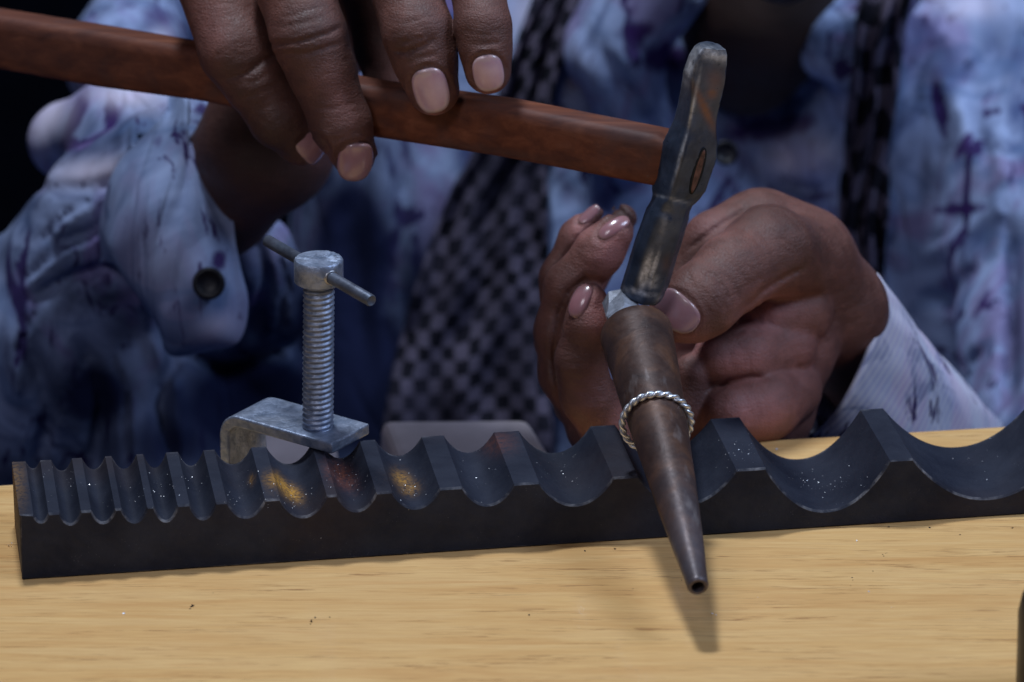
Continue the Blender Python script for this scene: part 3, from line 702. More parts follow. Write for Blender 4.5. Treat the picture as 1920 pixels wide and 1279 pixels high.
def nail_outline(Fd, lst, D0, D1):
    for x, y, rx, ry, an, _ in lst:
        c, s_ = math.cos(R(an)), math.sin(R(an)); P = []
        for i in range(15):
            a = math.pi * (0.9 + 1.2 * i / 14); u, v = (rx * 1.05 + 3) * math.cos(a), (ry * 1.05 + 3) * math.sin(a); P.append((x + u * c - v * s_, y + u * s_ + v * c))
        Fd.crease(P, D0, D1, 4, .4); Fd.crease([(x + .35 * ry * s_, y - .35 * ry * c), (x - .35 * ry * s_, y + .35 * ry * c)] if abs(an) <= 36 else [(x - .3 * rx * c, y - .3 * rx * s_), (x + .3 * rx * c, y + .3 * rx * s_)], D0, D1, min(rx, ry) * 1.0, .45)
        Q = [(x + (p_ - x) * (1 + 7 / rx), y + (q_ - y) * (1 + 7 / ry)) for p_, q_ in P]; Fd.crease(Q, D0, D1, 5, -.28)
nail_outline(A, NAILS_R, 700, 776)
wr = random.Random(5)
def wrinkles(Fd, cx, cy, ang, hw, rows_, gap, amp, D1, bow=.25):
    "short curved skin lines across a finger: centre, direction of the finger (deg), half width, count, gap in px"
    c, s_ = math.cos(R(ang)), math.sin(R(ang))
    for i in range(rows_):
        v0 = (i - (rows_ - 1) / 2) * gap * wr.uniform(.8, 1.2); l = hw * wr.uniform(.55, 1.0); o_ = wr.uniform(-.25, .25) * hw; P = []
        for t in (-1, -.5, 0, .5, 1):
            u = o_ + l * t; v = v0 + bow * gap * 2 * (1 - t * t) * (1 if v0 > 0 else -1) + wr.uniform(-1.2, 1.2); P.append((cx + v * c - u * s_, cy + v * s_ + u * c))
        Fd.crease(P, 700, D1, wr.uniform(2.0, 3.4), amp * wr.uniform(.6, 1.1))
for a_ in [(455, 115, 62, 44, 6, 11, .34), (487, 180, 58, 36, 4, 12, .26), (528, 232, 55, 30, 4, 11, .22), (405, 20, 75, 46, 3, 26, .16), (575, 62, 72, 48, 7, 11, .36), (560, 0, 78, 46, 3, 18, .2), (612, 150, 70, 42, 3, 22, .14), (642, 238, 68, 40, 4, 9, .26),
           (782, 76, 74, 46, 7, 10, .38), (765, 10, 78, 46, 3, 20, .16), (799, 112, 74, 38, 3, 7, .2), (906, 62, 84, 38, 6, 9, .3), (910, 92, 84, 34, 3, 6, .18), (898, 0, 84, 38, 2, 20, .16), (500, 320, 120, 60, 4, 22, .3), (470, 250, 110, 50, 3, 22, .25)]:
    wrinkles(A, a_[0], a_[1], a_[2], a_[3], a_[4], a_[5], a_[6], 800 if a_[1] > 245 and a_[0] < 520 else 776)
J = J0
VA, FA = A.mesh(); VA = smoothmesh(VA, FA, 1)
# ---- left hand round the mandrel
lo = np.minimum.reduce([at(980, 900, 730), at(980, 900, 860)]) - 5; hi = np.maximum.reduce([at(1800, 340, 740), at(1800, 340, 880)]) + 5
lo[1] = at(1200, 500, 722)[1] - 12; hi[1] = at(1750, 850, 890)[1]; lo[2] = at(1500, 900, 800)[2] - 10; hi[2] = at(1430, 350, 780)[2] + 8
B = Field(lo, hi, 0.6)
# back of the hand, wrist, forearm
B.chain([J(1345, 462, 792, 66), J(1425, 447, 796, 86), J(1500, 490, 798, 98), J(1560, 580, 812, 98), J(1600, 670, 835, 78), J(1690, 810, 862, 80)], 3, 8, 14)
B.chain([J(1290, 540, 792, 56), J(1345, 462, 792, 62)], 5, 5)
# palm
B.chain([J(1490, 560, 800, 90), J(1485, 650, 800, 80), J(1440, 770, 798, 82), J(1400, 860, 800, 80)], 4, 6, 12)
B.chain([J(1410, 780, 790, 80), J(1250, 800, 785, 75), J(1120, 800, 782, 60)], 5, 5)
# thumb
B.chain([J(1254, 597, 757, 43), J(1290, 582, 757, 58), J(1318, 562, 758, 67), J(1375, 512, 764, 71), J(1440, 470, 774, 82), J(1500, 490, 790, 84)], 2.2, 5)
# pads below the thumb
B.chain([J(1440, 592, 786, 62), J(1495, 585, 790, 66)], 2.0, 5)
B.chain([J(1350, 672, 776, 52), J(1400, 668, 778, 56), J(1470, 650, 788, 62)], 1.8, 5)
B.chain([J(1372, 775, 774, 58), J(1430, 762, 778, 66), J(1480, 730, 790, 62)], 1.8, 5)
B.chain([J(1300, 700, 775, 38), J(1290, 760, 778, 45), J(1330, 850, 785, 60)], 2, 4)
B.chain([J(1255, 640, 800, 55), J(1345, 640, 798, 60), J(1300, 720, 795, 60)], 2, 4)
# fingers
B.chain([J(1103, 566, 752, 37), J(1105, 605, 753, 43), J(1093, 675, 758, 50), J(1105, 740, 762, 53), J(1150, 820, 770, 55)], 1.0, 4)
B.chain([J(1153, 436, 766, 35), J(1125, 470, 768, 44), J(1070, 540, 772, 48), J(1052, 620, 775, 48), J(1062, 700, 778, 50), J(1120, 800, 782, 55)], 1.0, 4)
B.chain([J(1113, 407, 786, 22), J(1085, 445, 788, 34), J(1050, 520, 790, 36), J(1043, 640, 790, 38), J(1080, 760, 790, 42)], 1.0, 4)
B.chain([J(1165, 412, 806, 30), J(1140, 450, 806, 38), J(1100, 520, 806, 42)], 1.0, 4)
crs(B, [([(1385, 590), (1430, 545), (1470, 520), (1510, 500)], 6, 1.0), ([(1375, 628), (1400, 618), (1428, 626)], 4, .8), ([(1335, 740), (1370, 715), (1410, 706), (1440, 712)], 5, .8), ([(1290, 470), (1340, 430), (1400, 392)], 5, .9),
        ([(1310, 505), (1345, 520), (1362, 560), (1360, 600)], 4, .35), ([(1390, 540), (1430, 520)], 3, .2), ([(1480, 640), (1500, 700), (1490, 760)], 8, .3), ([(1060, 700), (1085, 712), (1110, 705)], 3, .25),
        ([(1100, 640), (1130, 645)], 3, .2), ([(1500, 420), (1540, 500), (1550, 590)], 14, -.5), ([(1430, 400), (1470, 440)], 12, -.4)], 700, 800)
nail_outline(B, NAILS_L, 700, 790)
for a_ in [(1345, 540, 145, 50, 6, 11, .3), (1310, 520, 145, 30, 3, 9, .25), (1420, 470, 145, 60, 5, 20, .22), (1480, 420, 130, 60, 5, 20, .2), (1095, 640, 95, 36, 4, 10, .22), (1100, 720, 100, 40, 5, 14, .22), (1060, 560, 110, 30, 4, 14, .2),
           (1095, 480, 125, 30, 4, 12, .2), (1380, 672, 170, 36, 4, 14, .22), (1400, 770, 165, 42, 5, 15, .22), (1450, 590, 160, 36, 4, 15, .2), (1510, 660, 100, 40, 5, 22, .2), (1590, 560, 50, 60, 4, 20, .2), (1250, 630, 150, 30, 4, 6, .12)]:
    wrinkles(B, a_[0], a_[1], a_[2], a_[3], a_[4], a_[5], a_[6], 800)
B.crease([(1130, 530), (1098, 522), (1066, 548), (1048, 590), (1040, 640), (1042, 700), (1058, 770)], 762, 800, 7, 1.6)
B.crease([(1190, 425), (1160, 392), (1128, 412), (1088, 452), (1045, 505), (1022, 560), (1008, 640)], 776, 815, 6, 1.5)
B.crease([(1148, 545), (1152, 600), (1140, 660), (1152, 740)], 752, 800, 6, 1.4)
VB, FB = B.mesh(); VB = smoothmesh(VB, FB, 1)
# ---- arms, torso, neck and chin under the clothes
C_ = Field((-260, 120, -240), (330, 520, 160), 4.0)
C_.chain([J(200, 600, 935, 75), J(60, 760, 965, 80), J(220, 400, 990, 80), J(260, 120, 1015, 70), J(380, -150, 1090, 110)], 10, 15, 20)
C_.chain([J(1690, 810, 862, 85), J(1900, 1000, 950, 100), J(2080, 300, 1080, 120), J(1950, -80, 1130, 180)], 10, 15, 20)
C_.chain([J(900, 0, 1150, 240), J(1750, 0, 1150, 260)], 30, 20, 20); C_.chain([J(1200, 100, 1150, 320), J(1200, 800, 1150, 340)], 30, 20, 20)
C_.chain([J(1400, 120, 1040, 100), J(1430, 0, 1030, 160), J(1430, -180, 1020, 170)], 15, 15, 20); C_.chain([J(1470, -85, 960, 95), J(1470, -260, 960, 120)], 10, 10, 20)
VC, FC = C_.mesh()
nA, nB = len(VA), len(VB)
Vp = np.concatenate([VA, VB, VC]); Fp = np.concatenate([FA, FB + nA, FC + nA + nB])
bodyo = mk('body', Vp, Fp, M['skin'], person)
px, py, D = proj(Vp)
isL = (np.arange(len(Vp)) >= nA) & (np.arange(len(Vp)) < nA + nB); isR = np.arange(len(Vp)) < nA
palm = isL * blobs(px, py, [(1440, 590, 65, 45, -25, .75), (1390, 680, 75, 40, -10, .8), (1410, 780, 85, 50, -15, .85), (1300, 640, 60, 30, 20, .75), (1225, 605, 25, 40, 0, .9), (1150, 470, 40, 60, 35, .75), (1125, 580, 28, 50, 0, .75),
                            (1090, 420, 30, 40, 30, .6), (1500, 660, 60, 90, 0, .4), (1310, 850, 60, 80, 0, .8), (1160, 790, 20, 40, 0, .6), (1320, 420, 40, 30, 0, .3), (1110, 740, 40, 60, 0, .25)])
palm = np.maximum(palm, isR * blobs(px, py, [(600, 300, 25, 20, 0, .35), (668, 335, 40, 12, 0, .5), (812, 218, 45, 10, 0, .55), (915, 175, 45, 9, 0, .5), (640, 190, 40, 60, -20, .22), (400, 40, 40, 60, 0, .15)]))
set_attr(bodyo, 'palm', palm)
dark = isR * blobs(px, py, [(455, 120, 45, 38, 0, .45), (575, 60, 60, 40, 0, .5), (780, 75, 50, 35, 0, .4), (812, 122, 40, 14, 0, .3), (905, 70, 40, 30, 0, .3), (655, 260, 50, 14, -20, .3), (470, 300, 170, 130, 0, .85), (680, 60, 40, 200, 0, .75)])  # darker knuckle skin; wrist heel has its own shadow painted in
dark = np.maximum(dark, isL * blobs(px, py, [(1165, 400, 36, 26, 0, .8), (1350, 560, 20, 40, 0, .2), (1520, 430, 60, 60, 0, .2)])); dark[nA + nB:] = 1.0  # rear fingertip darker; neck and chin take painted shade
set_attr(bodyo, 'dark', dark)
st_ = np.zeros(len(Vp)); st_[nA + nB:] = .9; set_attr(bodyo, 'neck_shade', st_)  # shade under the head, put into the neck and chin colour
bvh_body = BVHTree.FromPolygons([Vector(v) for v in Vp[:nA + nB]], [tuple(map(int, f)) for f in Fp[:len(FA) + len(FB)]])
def nail(x, y, rx, ry, an, kind):
    "a curved plate lying in its bed: W across, L along, N out of the finger"
    c, s_ = math.cos(R(an)), math.sin(R(an)); hs_ = []
    for du, dv in ((0, 0), (.5, 0), (-.5, 0), (0, .5), (0, -.5), (.3, .3), (-.3, -.3)):
        u, v = rx * du, ry * dv; h, n_ = drop(bvh_body, x + u * c - v * s_, y + u * s_ + v * c)
        if h is not None: hs_.append((h, n_))
    P0 = hs_[0][0]; N = np.mean([b for _, b in hs_], 0); N /= np.linalg.norm(N); k = K(depth(P0))
    dW = at(x + 50 * c, y + 50 * s_, 700) - at(x, y, 700); dL = at(x - 50 * s_, y + 50 * c, 700) - at(x, y, 700); dW /= np.linalg.norm(dW); dL /= np.linalg.norm(dL)
    def inplane(d):                                          # direction on the nail whose picture is d
        q = d - FW * (d @ N) / (FW @ N); return q
    Wv, Lv = inplane(dW), inplane(dL); lw, ll = min(np.linalg.norm(Wv), 1.5), min(np.linalg.norm(Lv), 1.5)
    Lv /= np.linalg.norm(Lv); Wv = np.cross(Lv, N) * (1 if np.cross(Lv, N) @ Wv > 0 else -1)
    hw, hl = rx * k * lw, ry * k * ll
    if abs(an) > 36: Lv, Wv, hw, hl = Wv, Lv, hl, hw
    Rw = hw * 1.5
    def skin(u, v):                                          # height of the skin over the nail's plane
        h = drop(bvh_body, *proj(P0 + Wv * u + Lv * v)[:2])[0]
        return None if h is None or abs((h - P0) @ N) > 4 else ((h - P0) @ Wv, (h - P0) @ Lv, (h - P0) @ N)
    q = [p_ for p_ in (skin(0, hl * t) for t in np.linspace(-.95, .95, 9)) if p_]
    cf = np.polyfit([p_[1] for p_ in q], [p_[2] for p_ in q], 2) if len(q) > 4 else np.array([-.02, 0, 0.]); cf[0] = np.clip(cf[0], -.08, .0)
    base = lambda u, v: np.polyval(cf, np.clip(v, -1.1 * hl, 1.1 * hl)) - (Rw - math.sqrt(max(Rw * Rw - u * u, 0))) * .85
    up_ = 0.0
    for tu in np.linspace(-.8, .8, 7):
        for tv in np.linspace(-.88, .88, 9):
            p_ = skin(hw * tu, hl * tv)
            if p_ and abs(p_[0]) < hw * .9 and abs(p_[1]) < hl * .95: up_ = max(up_, p_[2] - base(p_[0], p_[1]))
    up_ = min(up_, .9) + .12
    na, nr = 40, 8; V = []; edge = []
    for i in range(nr + 1):
        for j in range(na):
            a = 2 * math.pi * j / na; q = max(i, .01) / nr; pw = 2.7; k_ = (abs(math.cos(a)) ** pw + abs(math.sin(a)) ** pw) ** (-1 / pw)
            u, v = hw * q * k_ * math.cos(a), hl * q * k_ * math.sin(a)
            z = up_ + base(u, v) - .12 * q ** 8
            V.append(P0 + Wv * u + Lv * v + N * z); edge.append(max(0, (v / hl) if (Lv @ UP) < 0 else -(v / hl)) * (q > .8) * .9 + (1 if i and (-v / hl if (Lv @ UP) < 0 else v / hl) > .72 else 0) * .6)
    V = np.array(V); Bk = V - N * 1.3; n_ = len(V); F = []
    for i in range(nr):
        for j in range(na):
            m_ = (j + 1) % na; a_, b_, c2, d2 = i * na + j, i * na + m_, (i + 1) * na + m_, (i + 1) * na + j
            F += [(a_, b_, c2, d2), (n_ + d2, n_ + c2, n_ + b_, n_ + a_)]
    for j in range(na): m_ = (j + 1) % na; F.append((nr * na + j, nr * na + m_, n_ + nr * na + m_, n_ + nr * na + j))
    if np.cross(Wv, Lv) @ N < 0: F = [f[::-1] for f in F]
    o = mk('fingernail', np.concatenate([V, Bk]), F, M['nail'], bodyo); set_attr(o, 'edge', np.array(edge + edge)); set_attr(o, 'dull', np.full(n_ * 2, 0.12 if (kind == 'f' and x > 750) else .6 if kind == 'f' else .5 if rx > 39 else .75)); return o
for nl in NAILS_R + NAILS_L: nail(*nl)

# ---- shirt
def rav(X, Y, Z, amp, sc_, ph, an):
    u = X * math.cos(an) + Z * math.sin(an); v = -X * math.sin(an) + Z * math.cos(an)
    w_ = .9 * np.sin(v / (sc_ * 4.2) + ph) + .45 * np.sin(Y / (sc_ * 3) + ph) + .25 * np.sin(v / (sc_ * 1.9) + 2 * ph)
    t = u / sc_ + w_
    g = np.clip(.5 + .7 * np.sin(v / (sc_ * 3.7) + u / (sc_ * 2.2) + 3 * ph), 0, 1)
    return amp * g * (1 - np.abs(np.sin(t)) ** .55 * 1.4)
def wav(X, Y, Z, amp, sc_, ph):
    return amp * (np.sin(X / sc_ + 1.7 * np.sin(Z / (sc_ * 1.9) + ph)) * np.cos(Z / (sc_ * 1.3) + 1.3 * np.sin(X / (sc_ * 2.3) + ph * 2) + Y / (sc_ * 2)))
S1 = Field((-110, 150, -240), (260, 460, 110), 2.4)
S1.chain([J(1000, -60, 1110, 330), J(1750, -40, 1120, 330)], 20, 20, 20)
S1.chain([J(1100, 200, 1100, 350), J(1250, 900, 1100, 420)], 40, 20, 20); S1.chain([J(800, 150, 1095, 250), J(780, 900, 1095, 250)], 30, 20)
S1.chain([J(1750, 200, 1060, 260), J(1800, 900, 1090, 300)], 30, 20)
S1.chain([J(1960, -100, 1090, 300), J(1990, 400, 1020, 220), J(2030, 850, 970, 200)], 14, 20)
S1.chain([J(1240, -80, 1005, 110), J(1150, 80, 1010, 90), J(1190, 250, 1022, 60)], 34, 10)        # collar left
S1.chain([J(1660, -60, 1000, 90), J(1560, 90, 1014, 60)], 34, 10)       # collar right
# neck opening
def neck(X, Y, Z):
    return np.minimum(cone_d(X, Y, Z, at(1440, -200, 985), 44, at(1392, 130, 990), 9), cone_d(X, Y, Z, at(1560, -60, 990), 22, at(1400, 120, 990), 8))
sl, X, Y, Z = S1.sub(S1.lo, S1.lo + S1.n * 2.4); S1.f = np.maximum(S1.f, -(neck(X, Y, Z) - 0.5)).astype(np.float32)
S1.add(lambda X, Y, Z: wav(X, Y, Z, 1.6, 17, .4) + rav(X, Y, Z, 2.0, 19, .7, .8) + rav(X, Y, Z, 1.0, 9, 2.1, -.6))
folds = [([(1100, 60), (1200, 200), (1250, 330)], 16, 4), ([(1040, 150), (1120, 260), (1130, 420)], 14, 3.5), ([(1660, 280), (1780, 180), (1900, 60)], 12, 4), ([(1700, 560), (1780, 560), (1860, 480)], 14, 3),
         ([(1740, 640), (1800, 740), (1850, 640)], 12, 4), ([(1690, 380), (1660, 480), (1720, 640)], 14, 3), ([(1450, 340), (1520, 360), (1590, 340)], 12, 4), ([(1440, 190), (1520, 180), (1600, 90)], 12, 2),
         ([(1900, 420), (1905, 600), (1890, 760)], 14, 8), ([(1680, 200), (1760, 60), (1800, 0)], 10, 4), ([(760, 300), (740, 500), (760, 700)], 22, 6), ([(700, 250), (660, 400), (690, 700)], 24, 6),
         ([(1750, 120), (1800, 200), (1830, 330)], 14, -4), ([(1850, 200), (1880, 330), (1870, 420)], 16, -4), ([(1500, 260), (1540, 290), (1500, 330)], 16, -4), ([(1180, 100), (1230, 230)], 20, -4)]
for p_, w_, a_ in folds: S1.crease(p_, 880, 1080, w_, a_)
for p_, a_ in [([(1700, 90), (1740, 240), (1720, 420)], 2), ([(1780, 60), (1850, 200), (1880, 380)], 2), ([(1700, 480), (1800, 430), (1890, 340)], 2.2), ([(1720, 600), (1820, 640), (1900, 560)], 2), ([(1780, 700), (1850, 660), (1910, 640)], 1.6), ([(1450, 250), (1520, 330), (1570, 460)], 1.8),
               ([(1400, 300), (1420, 350), (1500, 370)], 1.5), ([(1080, 120), (1120, 260), (1090, 380)], 2), ([(1150, 60), (1230, 180), (1240, 280)], 2), ([(1030, 300), (1060, 360), (1050, 460)], 1.5)]:
    S1.crease(p_, 880, 1090, 6, a_); S1.crease([(x + 10, y + 3) for x, y in p_], 880, 1090, 7, -a_ * .7)
V1, F1 = S1.mesh(); V1 = smoothmesh(V1, F1, 2)
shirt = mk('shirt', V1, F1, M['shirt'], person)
px, py, D = proj(V1)
set_attr(shirt, 'dye', blobs(px, py, [(1762, 205, 14, 55, -12, 1), (1806, 276, 11, 36, 30, .9), (1800, 392, 62, 12, -4, .95), (1840, 570, 10, 50, 30, .6), (1200, 60, 50, 30, 0, .7), (1250, 110, 60, 40, 20, .75), (1080, 30, 20, 40, 0, .4), (1510, 160, 60, 20, -25, .4),
                                      (1450, 240, 120, 30, -10, .8), (1540, 110, 50, 40, 0, .4), (1160, 150, 40, 40, 30, .35), (1730, 50, 10, 60, 20, .6), (1820, 520, 50, 8, -40, .4), (1530, 370, 60, 12, -8, .6), (1880, 130, 40, 14, -30, .4)]))
set_attr(shirt, 'cloth_shade', blobs(px, py, [(660, 500, 100, 220, 0, 1.5), (650, 700, 160, 180, 0, 1.7), (850, 780, 300, 120, 0, 1.5), (600, 330, 70, 60, 0, 1.0), (740, 270, 60, 60, 0, .5), (1905, 620, 16, 160, 0, .8), (780, 560, 70, 200, 0, 1.0)]))  # painted shade low on the shirt and beside the arm
set_attr(shirt, 'pale', blobs(px, py, [(1500, 300, 60, 45, 0, .8), (1810, 10, 70, 25, 0, .6), (1060, 150, 50, 90, -30, .25), (1600, 200, 40, 30, 0, .2), (1000, 30, 50, 60, 0, .5), (1300, 500, 120, 100, 0, .15)]))
bvh_s = BVHTree.FromPolygons([Vector(v) for v in V1], [tuple(map(int, f)) for f in F1])
def dropc(bvh, x, y, dflt):
    h, n_ = drop(bvh, x, y); return h if h is not None and depth(h) < dflt + 60 else at(x, y, dflt)
# ---- shirt buttons
def button(bvh, x, y, r, parent, dflt):
    h = dropc(bvh, x, y, dflt); c_ = h - FW * (3.6 if dflt < 900 else 2.5); _, u, v = frame(-FW); r = r * K(depth(c_))
    rg = [circ(c_ + FW * 1.5, u, v, r * .9, 28), circ(c_, u, v, r, 28), circ(c_ - FW * .9, u, v, r * .93, 28), circ(c_ - FW * .7, u, v, r * .7, 28), circ(c_ - FW * .3, u, v, r * .6, 28), circ(c_ - FW * .35, u, v, r * .1, 28)]
    V, F = loft(rg); return mk('button', V, F, M['button'], parent)
button(bvh_s, 1360, 287, 24, shirt, 960)
# ---- scarf ends
def strip(path, cell, name):
    V = []; UV = []; nu = 40; ys = np.linspace(path[0][1], path[-1][1], 60); rows_ = len(ys); back = []
    yy = [p[1] for p in path]; arc = 0; prev = None
    for y in ys:
        xc = np.interp(y, yy, [p[0] for p in path]); hw = np.interp(y, yy, [p[2] for p in path])
        if prev is not None: arc += math.hypot(xc - prev[0], y - prev[1])
        prev = (xc, y)
        for j in range(nu + 1):
            t = -1 + 2 * j / nu; X = xc + hw * t; Y = y - 0.12 * hw * t; h = dropc(bvh_s, X, Y, 1000)
            lift = 6 + 4.5 * math.sin(t * 8 + y * .010 + 1.5 * math.sin(y * .02)) + 1.5 * math.sin(y * .03 + t * 3)
            V.append(h - FW * lift); UV.append((t * hw / cell + .3 * math.sin(arc / 90), arc / cell / 1.2 + .25 * math.sin(t * 4)))
    V = np.array(V).reshape(rows_, nu + 1, 3)
    for _ in range(6):
        V[1:-1] = .5 * V[1:-1] + .25 * (V[:-2] + V[2:]); V[:, 1:-1] = .5 * V[:, 1:-1] + .25 * (V[:, :-2] + V[:, 2:])
    V = V.reshape(-1, 3); F = []
    for i in range(rows_ - 1):
        for j in range(nu): a = i * (nu + 1) + j; F.append((a, a + 1, a + nu + 2, a + nu + 1))
    o = mk(name, V, F, M['scarf'], person)
    uvl = o.data.uv_layers.new(name='UVMap'); UV = np.array(UV)
    li = np.empty(len(o.data.loops), np.int32); o.data.loops.foreach_get('vertex_index', li); uvl.data.foreach_set('uv', UV[li].astype(np.float32).ravel())
    s_ = o.modifiers.new('solid', 'SOLIDIFY'); s_.thickness = 1.2 * MM; s_.offset = 1
    return o
strip([(1062, -60, 44), (1020, 60, 48), (985, 180, 56), (950, 290, 70), (925, 400, 96), (905, 520, 120), (885, 650, 145), (870, 900, 170)], 25, 'scarf_end')
strip([(1662, -60, 50), (1650, 60, 48), (1632, 200, 46), (1618, 330, 42), (1612, 560, 36)], 40, 'scarf_end')

# ---- right sleeve (left of the picture)
S2 = Field((-230, 100, -190), (10, 420, 130), 1.7)
S2.chain([J(350, -150, 1090, 150), J(300, 0, 1060, 100), J(230, 120, 1000, 110)], 10, 14, 16)                # upper arm, shoulder
S2.chain([J(128, 262, 938, 78), J(230, 248, 915, 96), J(330, 240, 900, 80)], 22, 16, 12)                                   # puffed roll
S2.chain([J(310, 300, 880, 105), J(230, 400, 900, 140), J(80, 640, 930, 190), J(-60, 860, 960, 220)], 8, 14, 16)
S2.chain([J(300, 700, 930, 150), J(330, 900, 940, 200)], 14, 14, 16)
S2.chain([J(480, 480, 900, 80), J(520, 560, 920, 90), J(430, 780, 945, 120)], 10, 14, 16)
S2.add(lambda X, Y, Z: wav(X, Y, Z, .7, 14, 1.1) + rav(X, Y, Z, 2.0, 14, 1.7, .75) + rav(X, Y, Z, 1.0, 7, .3, .5))
for p_, w_, a_ in [([(60, 352), (150, 356), (230, 340), (300, 300)], 10, 2), ([(60, 560), (130, 520), (215, 492), (300, 505)], 12, 6), ([(330, 880), (300, 760), (330, 660)], 12, 7), ([(150, 620), (190, 760), (180, 900)], 20, 5),
                   ([(60, 640), (90, 780), (60, 900)], 16, 4), ([(250, 540), (290, 640), (340, 760)], 14, -4), ([(20, 600), (30, 760)], 16, -4), 
                   ([(100, 460), (180, 430), (260, 360)], 12, 4), ([(300, 620), (420, 700), (560, 640)], 16, 7), ([(470, 420), (500, 520), (480, 640)], 12, 4), ([(560, 430), (600, 560), (560, 680)], 14, 5), ([(240, 300), (300, 240), (320, 200)], 8, 4)]:
    S2.crease(p_, 780, 960, w_, a_)
for p_, a_ in [([(318, 196), (270, 250), (190, 300)], 2), ([(328, 215), (290, 300), (230, 380)], 2.2), ([(60, 470), (130, 400), (210, 350)], 2), ([(30, 540), (110, 470), (190, 430)], 1.8), ([(120, 640), (140, 560), (190, 500)], 2), ([(80, 860), (110, 760), (170, 660)], 1.6),
               ([(240, 860), (240, 740), (200, 640)], 2), ([(300, 860), (310, 760), (280, 690)], 1.6), ([(20, 780), (30, 660), (70, 580)], 1.8), ([(150, 300), (220, 270), (310, 200)], 1.4), ([(500, 430), (540, 520), (520, 660)], 1.8), ([(570, 440), (560, 560), (590, 660)], 1.5)]:
    S2.crease(p_, 780, 990, 5, a_); S2.crease([(x + 9, y + 4) for x, y in p_], 780, 990, 6, -a_ * .7)
V2, F2 = S2.mesh(); V2 = smoothmesh(V2, F2, 1)
# cut the sleeve where the cuff opens round the wrist
sleeve = mk('right_sleeve', V2, F2, M['sleeve'], person); bpy.data.objects[sleeve.name].name = 'sleeve'; ORG['sleeve'] = ORG[person.name]
px, py, D = proj(V2)
set_attr(sleeve, 'dye', blobs(px, py, [(145, 215, 17, 55, 22, 1), (130, 270, 26, 22, 0, .8), (215, 215, 20, 40, 35, .5), (150, 730, 50, 70, 0, .6), (430, 480, 20, 30, 0, .4), (290, 30, 60, 40, 0, .5), (560, 520, 40, 80, 0, .4)]))
set_attr(sleeve, 'cloth_shade', blobs(px, py, [(140, 560, 70, 40, -20, .6), (180, 740, 110, 90, 0, 1.2), (480, 760, 160, 110, 0, 1.6), (330, 830, 220, 80, 0, .95), (330, 700, 60, 60, 0, .6), (60, 600, 40, 120, 20, .5), (230, 640, 40, 70, 20, .6), (200, 560, 50, 16, -10, .8), (60, 700, 40, 60, 0, .6), (20, 380, 60, 40, 0, .9), (0, 480, 30, 60, 0, .6), (600, 600, 70, 160, 0, 1.3), (40, 900, 200, 60, 0, .9)]))  # painted shade in the lower sleeve and its hollows
set_attr(sleeve, 'pale', blobs(px, py, [(90, 230, 34, 70, 25, .9), (200, 320, 110, 24, -5, .8), (240, 180, 80, 24, 5, .7), (300, 75, 30, 20, -30, .6), (500, 470, 60, 40, 0, .15)]))
bvh_2 = BVHTree.FromPolygons([Vector(v) for v in V2], [tuple(map(int, f)) for f in F2])
# hanging cuff flap: a thick curved sheet in front of the wrist end of the sleeve
def sheet(grid, name, mat, thick, jitter, parent=person, base=None, sub=18):
    "grid rows of (px,py,D) control points -> smooth thick sheet"
    G = np.array([[at(*q) for q in r] for r in grid]); n0, m0, _ = G.shape
    def res(A, n, axis):
        t = np.linspace(0, A.shape[axis] - 1, n); i = np.clip(t.astype(int), 0, A.shape[axis] - 2); f = t - i
        g = lambda k: np.take(A, np.clip(i + k, 0, A.shape[axis] - 1), axis)
        sh = [1] * A.ndim; sh[axis] = n; f = f.reshape(sh)
        return .5 * ((2 * g(0)) + (g(1) - g(-1)) * f + (2 * g(-1) - 5 * g(0) + 4 * g(1) - g(2)) * f * f + (-g(-1) + 3 * g(0) - 3 * g(1) + g(2)) * f ** 3)
    N0, M0 = (n0 - 1) * sub + 1, (m0 - 1) * sub + 1; G = res(res(G, N0, 0), M0, 1)
    if jitter:
        a = np.linspace(0, 1, N0)[:, None]; b = np.linspace(0, 1, M0)[None, :]
        G = G - FW * (jitter * (np.sin(b * 17 + 3 * np.sin(a * 5)) + .6 * np.sin(b * 31 + a * 9) + .5 * np.sin(a * 14 + b * 6)))[..., None]
    V = G.reshape(-1, 3); F = [(i * M0 + j, i * M0 + j + 1, (i + 1) * M0 + j + 1, (i + 1) * M0 + j) for i in range(N0 - 1) for j in range(M0 - 1)]
    o = mk(name, V, F, mat, parent); s_ = o.modifiers.new('solid', 'SOLIDIFY'); s_.thickness = thick * MM; s_.offset = 0
    return o, V
flap, Vf = sheet([[(322, 182, 868), (350, 186, 850), (352, 250, 846), (372, 300, 845), (436, 402, 850)],
                  [(300, 225, 855), (318, 300, 846), (342, 380, 842), (385, 450, 843), (448, 500, 852)],
                  [(225, 310, 860), (262, 380, 846), (310, 480, 842), (380, 560, 844), (462, 570, 856)],
                  [(195, 400, 872), (218, 470, 858), (285, 560, 850), (340, 630, 850), (446, 636, 860)],
                  [(190, 490, 885), (225, 500, 872), (300, 610, 862), (322, 662, 862), (400, 650, 868)]], 'cuff', M['cuffl'], 1.8, 0.5)
px, py, D = proj(Vf)
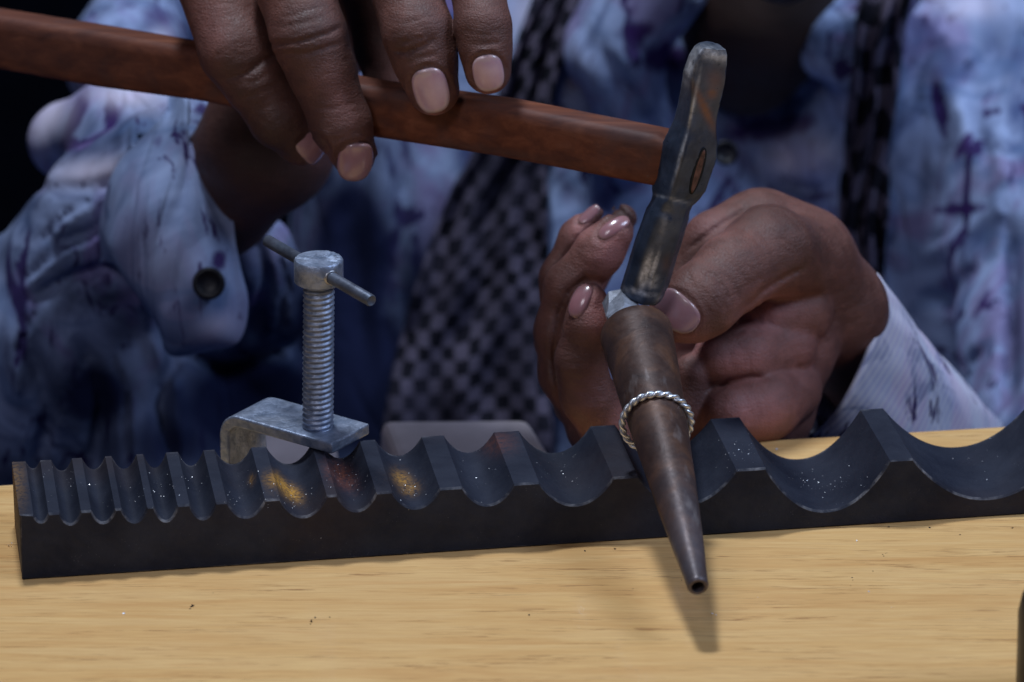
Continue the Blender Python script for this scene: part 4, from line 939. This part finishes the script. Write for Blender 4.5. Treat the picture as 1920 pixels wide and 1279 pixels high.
set_attr(flap, 'dye', blobs(px, py, [(410, 490, 22, 30, 20, .6), (300, 270, 14, 30, 20, .4)])); set_attr(flap, 'cloth_shade', blobs(px, py, [(335, 640, 30, 20, 0, .2)])); set_attr(flap, 'pale', blobs(px, py, [(300, 500, 60, 60, 0, .12), (400, 610, 40, 24, 0, .4), (430, 330, 30, 60, 0, .2)]))
bvh_f = BVHTree.FromPolygons([Vector(v) for v in Vf], [tuple(p.vertices) for p in flap.data.polygons])
button(bvh_f, 393, 532, 31, flap, 845)

# ---- left sleeve cuff (right of the picture): an open tube round the wrist
c0 = at(1573, 664, 822); c1 = at(1665, 800, 850); c2 = at(1790, 960, 890)
axs = [(c0, 0), (c1, 1), (c2, 2)]
chordv = at(1637, 512, 822) - at(1510, 812, 822); chordv /= np.linalg.norm(chordv)
imright = at(1637 + 100, 512 + 42, 822) - at(1637, 512, 822); imright /= np.linalg.norm(imright)
minor = imright * .30 - FW * 0.95; minor /= np.linalg.norm(minor)
rings = []; rad = [163 * K(822), 172 * K(850), 185 * K(890)]
T = np.linspace(0, 2, 40); nS = 120
for t in T:
    i = min(int(t), 1); f = t - i; cA, cB = (c0, c1, c2)[i], (c0, c1, c2)[i + 1]; c_ = cA + (cB - cA) * f; r_ = rad[i] + (rad[i + 1] - rad[i]) * f
    a = np.arange(nS) * 2 * math.pi / nS
    wv = 1 + (.018 * np.sin(a * 7 + t * 2) + .02 * np.sin(a * 3 - t * 3) + .012 * np.sin(a * 13 + 5 * np.sin(t * 3))) * min(1, t * 1.4 + .15)
    rings.append(c_ + np.outer(np.cos(a) * wv, chordv) * r_ + np.outer(np.sin(a) * wv, minor) * r_ * .8)
V, F = loft(rings, cap0=False, cap1=False)
cuf = mk('cuff', V, F, M['cuff'], person); s_ = cuf.modifiers.new('solid', 'SOLIDIFY'); s_.thickness = 1.4 * MM; s_.offset = 0
px, py, D = proj(np.array(V))
set_attr(cuf, 'dye', blobs(px, py, [(1700, 745, 6, 45, 10, .5), (1800, 740, 30, 14, 40, .2)])); set_attr(cuf, 'cloth_shade', blobs(px, py, [(1560, 790, 45, 40, 0, .25)])); set_attr(cuf, 'pale', blobs(px, py, [(1680, 620, 60, 60, 0, .5), (1800, 740, 60, 20, 40, .6)]))
